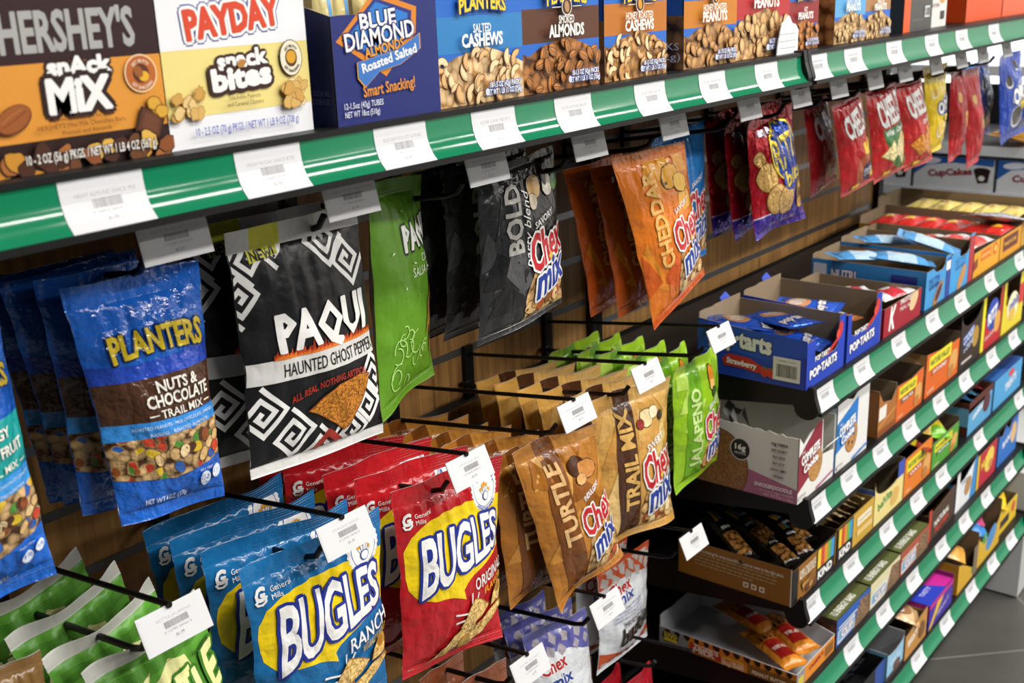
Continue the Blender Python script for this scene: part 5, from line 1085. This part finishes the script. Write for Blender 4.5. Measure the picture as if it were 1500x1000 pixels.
def d_nv(t2, c2): 
    def d(cv): H = cv.H; cv.rect(8, H*.60, 74, H*.90, '#e9d82e'); cv.text('NATURE VALLEY', 41, H*.75, H*.14, '#2a5a2a', w=58, bold=.03, rot=0); cv.poly([(16, H*.42), (66, H*.46), (66, H*.6), (16, H*.56)], c2); cv.text(t2, 41, H*.51, H*.09, WH, w=42, bold=.02); cv.ell(82, H*.4, 14, H*.26, '#d9a45a', .5, wob=.08); cv.ell(76, H*.2, 10, H*.14, '#b8783a', .2, wob=.1); cv.text('6 BARS', 16, H*.12, 4, '#f6e0c0', w=20)
    return d
opn('snack_bar_box', 'brown snack-bar box with a white sticker, right of the light blue cookie carton', 1.785, 1.866, 3, .078, '#a8682c', '#8f5420', lambda cv: (cv.rect(4, 36, 44, 66, '#e4e0d8'), cv.rect(0, 0, 100, 14, '#8a4a1c'), cv.poly([(0, 18), (100, 40), (100, 46), (0, 24)], '#c98a4a')), None, d=.19, front=[(0, 0), (.081, 0), (.081, .07), (.06, .052), (.02, .06), (0, .082)], hl=.085)
opn('granola_box', 'orange granola-bar box with a purple inner edge, nearer of two on the cookie shelf', 1.868, 1.996, 3, .072, '#d8641e', '#5a3078', d_nv('TRAIL MIX', '#7a4a28'), None, d=.2, hb=.09, inner='#6e5c48', front=[(0, 0), (.128, 0), (.128, .070), (.07, .064), (0, .069)])
opn('granola_box', 'orange granola-bar box with a tan side, farther of two on the cookie shelf', 2.010, 2.192, 3, .085, '#d8641e', '#b5854c', d_nv('OATS HONEY', '#b8522a'), lambda cv: cv.ell(70, 20, 30, 18, '#d9b078', .3), d=.2, hb=.09, inner='#6e5c48', front=[(0, 0), (.182, 0), (.182, .072), (.10, .074), (0, .086)])
def d_dk(cv): cv.text('COOKIES', 40, 50, 14, '#b8c4e0', w=52, bold=.06, rot=12, out=[('#2a4a9a', .12)]); cv.ell(74, 40, 16, 18, '#b08a3a'); cv.text('n CREME', 40, 34, 9, '#b8c4e0', w=44, bold=.04, rot=12); cv.rect(10, 8, 60, 12, '#c9c0b8')
opn('cookie_bag_box', 'dark brown cookie box standing tall between the orange and red boxes', 2.198, 2.322, 3, .122, '#33241c', '#2a1d16', d_dk, None, d=.2, hb=.13, inner='#3a2e24', front=scoop(.124, .125, .082))
q = MB(); q.box(0, 0, 0, .05, .003, .045, mat('#20180f', 'card')); cvk = Cv(50, 45); cvk.rect(3, 3, 47, 42, '#c8c43a'); cvk.rect(5, 5, 45, 40, '#1e1a14'); cvk.text('KING', 25, 29, 10, '#d8d43a', w=34, bold=.04); cvk.text('SIZE!', 25, 14, 10, '#d8d43a', w=34, bold=.04)
print_flat(q, cvk, (0, 0, 0), (.05, 0, 0), (0, 0, .045), (0, -1, 0)); tag(q.build('king_size_card', loc=(2.165, .70, DZ[3]+.082)), 'black card with yellow king-size lettering behind the orange granola box', 'card')
def d_rit(c, l): 
    def d(cv): cv.rect(0, 0, 14, cv.H, '#e6dc2a'); cv.ell(52, 52, 30, 26, '#2346a4'); cv.text(l, 52, 52, 20, WH, w=48, bold=.05, rot=14); cv.ell(78, 34, 15, 18, '#d9a24a'); cv.text('CRACKERS', 44, 20, 6, WH, w=50, rot=6)
    return d
opn('cracker_box', 'red cracker box with a yellow edge on the cookie shelf', 2.330, 2.462, 3, .116, '#b8222c', '#d8cc2a', d_rit('', 'RITZ'), None, d=.2, hb=.12, front=win(.132, .118, .068, .12, .1, .1))
opn('cracker_box', 'yellow cracker box with a pale disc at the far end of the cookie shelf', 2.470, 2.620, 3, .11, '#e0cc34', '#d8c22a', lambda cv: (cv.ell(48, 34, 26, 22, '#f0e8c0'), cv.text('minis', 52, 40, 16, '#2346a4', w=44, bold=.04, rot=12), cv.ell(46, 22, 16, 10, '#dcb54a'), cv.rect(76, 30, 100, 60, '#c83a34')), None, d=.2, hb=.13, front=win(.15, .12, .06, .13, .12, .2))
for i, (x, c, l) in enumerate(((2.39, '#c8ccd6', 'silver cracker pack in the red cracker box'), (2.55, '#e3c832', 'yellow cracker pack in the yellow cracker box'))): packet('cracker_pack', l, 'packet', None, .08, .12, (x, .70, DZ[3]+.09), (1.1, 0, .1), d_band('#b8222c' if i == 0 else '#2346a4', '#e0d8c8'), c, T=.016, seed=70+i)

# --- nut-bar cartons
def d_kind(c, txt, dark):
    def d(cv):
        H = cv.H; cv.rect(0, 0, 100, H, c); cv.rect(54, 0, 98, H, '#141414')
        for i, cc in enumerate(('#e8c832', '#c8482a', '#d8902a', '#6aa84a', '#3f97c8')): cv.rect(57+i*7.6, H*.40, 64.6+i*7.6, H*.96, cc)
        cv.text('KIND', 75, H*.2, H*.24, WH, w=34, bold=.05)
        if dark: cv.rect(0, 0, 12, H, '#141414'); cv.text('DARK CHOCOLATE', 33, H*.80, 5, '#f0e2c8', w=36, bold=.03); cv.text('NUTS & SEA SALT', 33, H*.66, 5, '#f0e2c8', w=36, bold=.03); blobs(cv, 18, 4, 50, H*.42, 14, ['#8a5a2a', '#6a4020', '#b88a4a'], 3, 5, 3, '#3a2414')
        else: cv.text('KIND', 27, H*.2, H*.24, WH, w=34, bold=.05)
    return d
def d_kindside(cv):
    H = cv.H
    cv.rect(98.8, 0, 100, H, '#d8d0c0'); cv.text("If you're looking for some more KIND\u00ae you've come to the right place.", 54, H*.78, 2.9, '#e9dcc4', w=78, bold=.015)
    for i in range(4):
        x = 15; R = random.Random(i)
        while x < (84 if i < 3 else 68):
            w = R.uniform(2, 5.5); cv.rect(x, H*.66-3.0*i, x+w, H*.66+1.0-3.0*i, '#b99a68', hold=x > 15); x += w+.9
    for i in range(3): cv.rect(59+i*7, 5, 63.5+i*7, 9.5, '#e9dcc4'); cv.ell(61.2+i*7, 7.2, 1.3, 1.3, '#8f5c16')
def d_kindtop(cv): cv.rect(0, 0, 100, 100, '#161412')
KD = .2
opn('nut_bar_carton', 'brown nut-bar carton with a striped panel and a paragraph on its side', 1.470, 1.632, 4, .06, '#8f5c16', '#8f5a14', d_kind('#8f5c16', 'x', 1), d_kindside, d=KD, hb=.062, hr=.066, inner='#2a2018', left=[(0, 0), (KD, 0), (KD, .064), (0, .062)])
opn('nut_bar_carton', 'gold nut-bar carton with a striped panel, right of the brown one', 1.638, 1.792, 4, .062, '#c9a03a', '#c09634', lambda cv: (cv.rect(0, 0, 42, cv.H, '#141414'), [cv.rect(4+i*7, cv.H*.4, 11+i*7, cv.H*.95, c) for i, c in enumerate(('#e8c832', '#c8482a', '#d8902a', '#6aa84a', '#3f97c8'))], cv.text('KIND', 21, cv.H*.2, cv.H*.24, WH, w=30, bold=.05), cv.rect(52, cv.H*.55, 92, cv.H*.8, '#efe4c8'), cv.text('Caramel Almond', 72, cv.H*.68, 5, '#8a6a24', w=34), cv.rect(52, cv.H*.25, 96, cv.H*.42, '#e0c078')), None, d=KD, hb=.07, inner='#8a6f3a')
def d_kbar(cv):
    for i, c in enumerate(('#e8c832', '#c8482a', '#6aa84a', '#3f97c8')): cv.rect(30+i*9, cv.H*.62, 39+i*9, cv.H*.8, c)
    cv.text('KIND', 50, cv.H*.5, 16, WH, w=44, bold=.05); cv.poly([(14, cv.H*.1), (86, cv.H*.1), (86, cv.H*.42), (14, cv.H*.42)], ('nuts', '#a8743a', '#2e1a0c', 130, 1))
for i, (x, y, a) in enumerate(((1.515, .80, .4), (1.545, .775, .15), (1.57, .80, .1), (1.535, .725, .35), (1.58, .715, .5), (1.61, .74, .2))):
    packet('nut_bar', '%s wrapped dark nut bar in the brown nut-bar carton' % ('rear left', 'rear middle', 'rear right', 'front left', 'front middle', 'front right')[i], 'packet', 'nut bars in the brown carton', .036, .15 if i < 3 else .11, (x, y, DZ[4]+(.072 if i < 3 else .058)), (.25 if i < 3 else .1, 0, -a*1.2), d_kbar, '#17130f', T=.012, seed=80+i, kind='clear')
for i in range(6): packet('nut_bar', '%s wrapped nut bar in the gold nut-bar carton' % ('first', 'second', 'third', 'fourth', 'fifth', 'sixth')[i], 'packet', 'nut bars in the gold carton', .034, .13, (1.665+.021*i, .735, DZ[4]+.070+.003*(i % 2)), (.15, .5, .05), d_kbar, '#c8b48a', T=.011, seed=90+i, kind='clear')
opn('biscuit_box', 'pale yellow biscuit box with a blue top edge and scooped front', 1.795, 1.932, 4, .07, '#e6d489', '#3f62b8', lambda cv: (cv.text('belVita', 36, 26, 12, '#3a8a4a', w=48, bold=.03, rot=8), cv.ell(70, 18, 16, 12, '#d8b060', .3), cv.rect(78, 40, 100, 70, '#3f52b0')), None, d=.19, front=scoop(.137, .085, .05), hb=.08, hr=.085, inner='#8f836c')
opn('granola_box', 'orange granola-bar box on the nut-bar shelf', 1.936, 2.078, 4, .078, '#dd7a20', '#c05a1c', d_nv('OATS', '#b8522a'), lambda cv: cv.rect(40, 8, 90, 40, '#7a3420'), d=.2, hb=.08, inner='#5f4a38')
opn('granola_box', 'green granola-bar box beside the orange one', 2.084, 2.236, 4, .056, '#4f9a34', '#4a8a2c', d_nv('APPLE', '#2f6a2c'), None, d=.2, hb=.08, inner='#6e5c48', hr=.066)
for i, (x, y, c) in enumerate(((1.99, .74, '#c8581e'), (2.03, .70, '#8a2a1c'), (2.14, .74, '#58a83a'), (2.18, .70, '#7abf3a'), (2.12, .70, '#9ac84a'))): packet('granola_packet', '%s wrapped granola bar showing above the %s granola box' % (('left', 'right', 'rear', 'right', 'left')[i], 'orange' if i < 2 else 'green'), 'packet', 'wrapped granola bars', .045, .11, (x, y, DZ[4]+(.078 if i < 2 else .066)), (.3, .2, .8-.5*i), d_band('#e8d42e', '#d8a45a'), c, T=.012, seed=100+i)
opn('cookie_bag_box', 'brown and blue cookie box with foil packs on the nut-bar shelf', 2.296, 2.452, 4, .072, '#5aa0cc', '#5a2a20', lambda cv: (cv.text('cookies', 40, 26, 10, WH, w=46, rot=10, bold=.03), cv.ell(76, 26, 16, 14, '#5a3038'), cv.rect(0, 38, 100, 50, '#5a2a20')), lambda cv: cv.rect(0, 10, 100, 30, '#6aa8c8'), d=.2, hb=.06, front=[(0, 0), (.156, 0), (.156, .075), (.11, .052), (0, .048)], inner='#5a3a2a')
for i, (x, c) in enumerate(((2.34, '#4f92cc'), (2.38, '#7ab4dc'), (2.42, '#a8303a'))): packet('cookie_pack', '%s in the brown and blue cookie box' % ('bright blue foil pack', 'pale blue foil pack', 'red foil pack')[i], 'packet', 'foil packs in the cookie box', .055, .13, (x, .73, DZ[4]+.072), (.25, .2, .5), d_band('#dfe6ee', '#2a4a8a'), c, T=.015, kind='foil', seed=110+i)
closed('cookie_bag_box', 'light blue treat box at the far end of the nut-bar shelf', 2.466, 2.67, .660, .07, '#4f9fd4', '#3f8cc4', lambda cv: (cv.text('TREATS', 60, 17, 9, WH, w=40, bold=.03, rot=8), cv.ell(60, 28, 10, 4, '#d84a4a')), None, z=DZ[4]+.0006, tcol='#2f62a8', group='cartons on the third lower shelf', td=lambda cv: (cv.rect(46, 0, 96, 60, '#1c3f80'), cv.text('CRISPY', 24, 40, 8, '#dfe8f4', w=30, bold=.03)))

# --- energy-bar shelf
def d_tigerside(cv):
    H = cv.H; cv.rect(0, 0, 100, H, '#df8a2a'); cv.rect(0, 0, 22, H, '#8f8f92'); cv.rect(66, 0, 100, H*.62, '#8a5a20')
    R = random.Random(3)
    for i in range(13):
        x = 6+i*7.4; w = R.uniform(1.6, 2.8); cv.poly([(x-w, H), (x+w, H), (x+w*.8+1, H*.82), (x+R.uniform(.5, 2), H*.64), (x-w*.6, H*.8)], '#1d1510')
    cv.rect(3, H*.42, 15, H*.78, '#2a2620'); cv.text('KING', 9, H*.68, 2.6, '#d8c23a', w=10, bold=.04); cv.text('SIZE', 9, H*.5, 2.6, '#d8c23a', w=10, bold=.04); cv.rect(4, H*.26, 14, H*.4, '#e0c82a')
    cv.poly([(25, H*.2), (48, H*.16), (46, H*.68), (24, H*.72)], '#b82a26'); cv.text("TIGER'S", 36, H*.56, 3.4, '#f0d8c0', w=19, bold=.05); cv.text('MILK', 35, H*.34, 3.4, '#f0d8c0', w=17, bold=.05); cv.rect(48, H*.5, 64, H*.58, '#e6c03a'); cv.text('12 - 1.94 OZ', 56, H*.36, 2.2, '#f6e2c4', w=16, bold=.03); cv.text('(55g) BARS', 56, H*.2, 2.2, '#f6e2c4', w=16, bold=.03)
    cv.text('PEANUT BUTTER', 82, H*.3, 2.6, '#f6e2c4', w=24, bold=.03)
tl = .255
o = opn('bar_tray', 'orange tiger-striped bar tray with a grey inside, left end of its shelf', 1.495, 1.640, 5, .03, '#df8a2a', '#df8a2a', lambda cv: (cv.rect(0, 0, 20, cv.H, '#8f8f92'), cv.rect(4, 4, 17, 14, '#d8c23a'), cv.text("TIGER'S", 50, 13, 5, '#a8241e', w=40, bold=.05, rot=4), cv.rect(74, 4, 96, 17, '#8a5a20')), d_tigerside, d=tl, y0=.656, hb=.05, hr=.075, inner='#c4c5c7', right=[(0, 0), (tl, 0), (tl, .032), (tl*.72, .05), (tl*.5, .075), (0, .06)], cat='tray')
def d_tg(cv): cv.poly([(18, cv.H*.2), (82, cv.H*.2), (82, cv.H*.6), (18, cv.H*.6)], '#a8241e'); cv.text("TIGER'S MILK", 50, cv.H*.4, 16, '#f0d8c8', w=cv.H*.34 if 0 else 56, bold=.05); [cv.poly([(x, cv.H*.62), (x+8, cv.H*.62), (x+6, cv.H*.74)], '#1d1510') for x in (18, 38, 58, 74)]
for i, (x, y, a) in enumerate(((1.55, .722, -.45), (1.598, .722, -.5), (1.60, .80, -.3))): packet('energy_bar', '%s glossy orange wrapped bar in the tiger-striped tray' % ('left', 'middle', 'right')[i], 'packet', 'bars in the tiger tray', .048, .125, (x, y, DZ[5]+.028+.004*i), (0, 0, a), d_tg, '#d8862a', T=.014, seed=120+i, kind='clear')
def d_clif(c, stripe):
    def d(cv):
        H = cv.H; cv.rect(0, 0, 100, H*.9, c); cv.poly([(50, 0), (100, 0), (100, H*.8), (70, H*.9)], ('nuts', '#9a7a5a', '#5a4030', 200, 1.2)); cv.poly([(4, H*.06), (54, H*.10), (54, H*.58), (4, H*.54)], '#e4e4e6'); cv.rect(6, H*.14, 52, H*.5, '#6fa8cc'); cv.text('CLIF', 31, H*.33, H*.24, '#f4f4f4', w=34, bold=.04, out=[('#a8242a', .05)]); cv.rect(4, H*.64, 60, H*.7, stripe)
    return d
def d_cliftop(cv): cv.text('12 ENERGY BARS', 40, 10, 9, '#e8e8da', w=60, bold=.03); cv.poly([(30, 40), (78, 34), (84, 80), (40, 90)], '#17181a')
for i, (x0, x1, c, l) in enumerate(((1.648, 1.790, '#2a5cb0', 'blue'), (1.794, 1.936, '#d8d0a8', 'cream'), (1.940, 2.088, '#a8543a', 'rust-red'))):
    b_ = closed('energy_bar_box', 'olive-topped energy-bar box with a %s front' % l, x0, x1, .656, .052, c, '#6a4a38', d_clif(c, '#d8d8cc'), lambda cv: cv.rect(0, 0, 100, 100, ('nuts', '#6a4a38', '#3a261c', 60, 1)), z=DZ[5]+.0006, tcol='#5d6337', group='olive-topped energy-bar boxes', td=d_cliftop)
    q = MB(); R = random.Random(i); pts = [(0, 0), (.012, .022), (.026, .03), (.04, .018), (.05, .0)]
    q.prism(pts, 'y', 0, .0015, mat('#17181a', 'card')); f = q.build('torn_lid', b_, loc=(.05+.01*i, .07, .053)); f.rotation_euler = (-.5, 0, .4)
opn('snack_bar_box', 'dark bar box with a red corner and a black torn flap', 2.098, 2.252, 5, .06, '#4a3428', '#3a281e', lambda cv: (cv.rect(0, 0, 10, cv.H, '#b83a2a'), cv.text('NATURAL', 50, 22, 8, '#e0dcd4', w=56, bold=.05, rot=5), cv.text('PROTEIN', 52, 11, 7, '#c8443a', w=52, bold=.05, rot=5)), None, d=.18, hb=.065, inner='#6a5238', front=[(0, 0), (.154, 0), (.154, .072), (0, .058)])
q = MB(); q.prism([(0, 0), (.03, .04), (.05, .045), (.075, .012), (.06, 0)], 'y', 0, .002, mat('#101012', 'card')); tag(q.build('torn_flap', loc=(2.12, .72, DZ[5]+.06)), 'black torn flap standing above the dark bar box', 'flap')
opn('oat_box', 'white and blue oat-bar box with a curved front on the energy-bar shelf', 2.260, 2.390, 5, .065, '#dfe3e6', '#2f7fbd', lambda cv: (cv.rect(0, 0, 14, 90, '#e8e8e6'), cv.poly([(70, 0), (100, 0), (100, 80), (84, 60)], '#3f8cc8'), cv.ell(58, 30, 18, 15, '#b08a5a', .5), cv.text('oats', 40, 46, 9, '#3a4a6a', w=30)), None, d=.19, hb=.08, front=[(0, 0), (.13, 0), (.13, .092), (.10, .08), (.05, .064), (0, .062)], hr=.09, inner='#3a4250')
opn('crunch_box', 'red and yellow treat box near the far end of the energy-bar shelf', 2.396, 2.530, 5, .082, '#b8283a', '#d8b82a', lambda cv: (cv.rect(0, 0, 10, cv.H, '#e0c22e'), cv.ell(62, 36, 24, 20, '#e6c85a', .4), cv.text('NUTS', 40, 40, 14, '#f0d23a', w=40, bold=.05, rot=12), cv.ell(70, 26, 10, 8, '#c8884a')), None, d=.19, hb=.085)
opn('crunch_box', 'bright blue treat box with a notched front, last on the energy-bar shelf', 2.545, 2.690, 5, .09, '#2f6fc0', '#2a62b0', lambda cv: (cv.text('BARS', 44, 34, 10, WH, w=44, bold=.03, rot=10), cv.ell(78, 36, 15, 18, '#d9b27a')), None, d=.19, hb=.07, front=[(0, 0), (.145, 0), (.145, .105), (.11, .1), (.08, .07), (.05, .09), (.03, .07), (0, .075)])

# --- lowest shelf
opn('bar_carton', 'black bar carton on the lowest shelf', 1.735, 1.846, 6, .055, '#1d1f22', '#1d1f22', lambda cv: cv.rect(60, 0, 100, 60, '#2f4f9c'), None, d=.22, y0=.640, hb=.06, inner='#1b1c1e')
for i in range(3): packet('energy_bar', '%s dark wrapped bar in the black bar carton' % ('left', 'middle', 'right')[i], 'packet', 'bars in the black carton', .034, .12, (1.765+.028*i, .73, DZ[6]+.052), (0, .2, -.1), d_band('#3a3c40', '#6a6c70'), '#26282c', T=.012, seed=130+i)
opn('bar_carton', 'pale blue bar carton with a grey inside on the lowest shelf', 1.850, 1.932, 6, .06, '#8fc0de', '#7ab0d2', lambda cv: (cv.rect(0, 0, 100, 12, '#4a3a34'), cv.text('OATS', 50, 40, 14, WH, w=60), cv.ell(60, 22, 22, 12, '#6a5040')), None, d=.2, y0=.636, hb=.10, hr=.07, inner='#9a9a9c', front=scoop(.082, .062, .05))
opn('bar_carton', 'tan cookie-bar carton with two wrapped cookies on top', 1.936, 2.052, 6, .055, '#c08a44', '#b57c38', lambda cv: (cv.text('BEST', 36, 30, 12, '#f0e6d8', w=46, bold=.04, rot=10), cv.ell(76, 24, 16, 16, '#7a5028')), lambda cv: cv.rect(10, 8, 90, 30, '#a06a2c'), d=.19, y0=.634, hb=.06, inner='#7c6444', front=[(0, 0), (.116, 0), (.116, .066), (0, .052)])
for i in range(2): packet('wrapped_cookie', '%s wrapped round cookie on the tan cookie-bar carton' % ('rear', 'front')[i], 'packet', 'wrapped cookies', .085, .09, (1.985+.02*i, .74-.06*i, DZ[6]+.066), (.3, .1, .4), lambda cv: (cv.ell(50, cv.H*.5, 34, 34, '#8a5c30'), cv.text('QUEST', 50, cv.H*.5, 16, WH, w=56, bold=.05, rot=10)), '#cfa878', T=.014, seed=140+i)
opn('bar_carton', 'magenta and violet bar carton with a black torn flap', 2.066, 2.205, 6, .058, '#3f2f9a', '#a8288a', lambda cv: (cv.poly([(0, 0), (10, 0), (100, 60), (60, 60)], '#e0b42a'), cv.text('PEANUT', 60, 16, 8, '#d8cce8', w=50, rot=10), cv.rect(0, 34, 100, 44, '#c02a8a')), lambda cv: cv.rect(0, 0, 100, 14, '#2a3ab0'), d=.18, y0=.634, hb=.07, inner='#8a2a72', hr=.068, top='#c42a90', td=lambda cv: (cv.poly([(0, 0), (70, 0), (40, 50), (0, 60)], '#2f3fb8'), cv.text('TASTY', 36, 20, 7, '#e8e4f4', w=34)))
q = MB(); q.prism([(0, 0), (.03, .045), (.055, .05), (.075, .02), (.06, 0)], 'y', 0, .002, mat('#121214', 'card')); tag(q.build('torn_flap', loc=(2.10, .70, DZ[6]+.062)), 'black torn flap standing on the magenta carton', 'flap')
opn('bar_carton', 'mustard yellow carton holding orange packs, nearer of two on the lowest shelf', 2.236, 2.366, 6, .07, '#cfa22a', '#bd9224', lambda cv: (cv.rect(72, 8, 96, 20, '#3a7a3a'), cv.rect(78, 0, 100, 60, '#7a6a5a')), None, d=.2, y0=.634, hb=.09, hr=.095, inner='#7a6448', front=[(0, 0), (.13, 0), (.13, .03), (.11, .018), (.03, .06), (0, .07)], group='mustard cartons')
opn('bar_carton', 'mustard yellow carton with blue packs, farther of two on the lowest shelf', 2.370, 2.530, 6, .068, '#d3aa2e', '#bd9224', lambda cv: (cv.ell(60, 26, 24, 14, '#4f8ac0', .4), cv.ell(30, 36, 10, 8, '#4a9a4a')), None, d=.2, y0=.636, hb=.10, hr=.11, inner='#7a6448', front=scoop(.16, .09, .05), group='mustard cartons')
opn('bar_carton', 'bright yellow tray of candy bags at the far end of the lowest shelf', 2.545, 2.690, 6, .06, '#e0bc2a', '#c8a824', lambda cv: (cv.rect(10, 10, 60, 24, '#3a3030'), cv.ell(80, 26, 10, 10, '#c84a3a')), None, d=.2, y0=.644, hb=.07, inner='#8a7448')
for i, (x, y, c, l) in enumerate(((2.29, .70, '#d8a04a', 'orange-tan pack in the nearer mustard carton'), (2.31, .76, '#8fb4d4', 'pale blue pack in the nearer mustard carton'), (2.43, .70, '#4a90d8', 'blue pack in the farther mustard carton'), (2.48, .72, '#d85a8a', 'pink pack in the farther mustard carton'), (2.59, .70, '#ecc82a', 'left yellow candy bag in the bright yellow tray'), (2.64, .72, '#e8c020', 'right yellow candy bag in the bright yellow tray'))):
    packet('candy_pack', l, 'packet', 'packs on the lowest shelf', .075, .12, (x, y, DZ[6]+.075), (.25, 0, .4), d_band('#e8d8b0' if i < 2 else '#5a4a2a', c), c, T=.016, seed=150+i)

# ---------------------------------------------------------------- beyond the end of the unit
pl = MB(); pl.box(0, 0, .006, .42, .5, .34, mat('#c9cac8', 'gloss')); pl_ = pl.build('display_plinth', loc=(2.745, .632, 0)); q = MB(); q.box(.012, .012, 0, .41, .49, .006, BK); q.build('foot', pl_); tag(pl_, 'pale grey display base on the floor beyond the end of the unit', 'plinth')
rack = empty('bread_rack', (3.2, .6, 0)); tag(rack, 'white rack with glossy shelves far beyond the end of the unit', 'rack')
WS = mat('#d5d7da', 'gloss')
for z in (Zc(-.603), Zc(-.48), Zc(-.76), Zc(-.27), .25, .55):
    q = MB(); q.box(0, 0, z-.012-0, .5, 1.6, z, WS); q.box(-.004, 0, z-.022, 0, 1.6, z+.004, WS); q.v = [tuple(Vector(p)) for p in q.v]
    for i, p in enumerate(q.v): q.v[i] = (p[0], p[1], p[2])
    q.build('rack_shelf', rack)
for y in (0, 1.57):
    q = MB(); q.box(.46, y, 0, .5, y+.03, Zc(.2), mat('#8a8c90', 'metal')); q.build('rack_post', rack)
q = MB(); q.box(.49, 0, .2, .5, 1.6, Zc(-.36), mat('#3a3a3c', 'card')); q.build('rack_back', rack)
lm = bpy.data.materials.new('glow_white'); lm.use_nodes = True; lb = lm.node_tree.nodes['Principled BSDF']; lb.inputs['Emission Color'].default_value = (.95, .97, 1, 1); lb.inputs['Emission Strength'].default_value = 1.6  # added glow in place of the overexposed white background, no known fixture
q = MB(); q.box(0, 0, 0, .03, 2.2, .34, lm); o = q.build('glowing_backdrop', loc=(4.2, .6, Zc(-.48))); tag(o, 'white glowing panel standing in for bright background, under the upper shelf at the far right', 'backdrop')
def d_cup(cv):
    H = cv.H; cv.rect(0, 0, 100, H, '#d3d5d8'); cv.poly([(0, H), (0, H*.42), (16, H*.72), (50, H*.84), (100, H*.78), (100, H)], '#2b5ca4'); cv.ell(20, H*.86, 14, H*.1, '#d8dde6', .1)
    cv.text('CupCakes', 46, H*.55, H*.2, '#8a2434', w=56, bold=.05, rot=6, out=[('#d8d8da', .08)]); cv.poly([(76, H*.62), (96, H*.66), (94, H*.3), (82, H*.26)], '#2a1c1a'); cv.ell(86, H*.64, 10.5, H*.1, '#241816'); cv.ell(86, H*.42, 4, H*.08, '#e8e2da')
for i, y in enumerate((1.14, .915, .69)):
    q = MB(); q.box(0, 0, 0, .14, .215, .09, mat('#c2c6cc', 'card')); cv = Cv(100, 42); d_cup(cv); print_flat(q, cv, (0, .215, 0), (0, -.215, 0), (0, 0, .09), (-1, 0, 0))
    tag(q.build('cake_box', loc=(3.205, y, Zc(-.603)+.0005)), ('grey and blue cake box half hidden behind the red bags', 'white and blue cake box with dark red lettering on the far rack', 'white and blue cake box cut off at the right edge')[i], 'box', 'cake boxes on the far rack')
packet('bread_pack', 'orange-tan bread pack on the rack shelf above the cake boxes', 'packet', None, .14, .22, (3.3, .86, Zc(-.48)+.03), (0, 0, 1.2), d_band('#e0a040', '#c8742a'), '#d99a3a', T=.03, seed=160)
q_ = [(1312, 276), (1344, 280), (1338, 306), (1308, 300)]
for i, (y, c, l) in enumerate(((1.22, '#d8d42a', 'yellow and green snack bag behind the end of the unit, left of two'), (1.13, '#c8d42a', 'yellow and green snack bag behind the end of the unit, right of two'))):
    C = [Vector((3.30, y+.06, Zc(-.638))), Vector((3.30, y-.06, Zc(-.638))), Vector((3.26, y-.06, Zc(-.759))), Vector((3.26, y+.06, Zc(-.759)))]
    bag('snack_bag', l, 'snack bag', 'yellow bags beyond the unit', C, d_plain('#3a8a2a', '#c82a2a'), c, T=.03, seed=165+i, nu=12, nv=14)
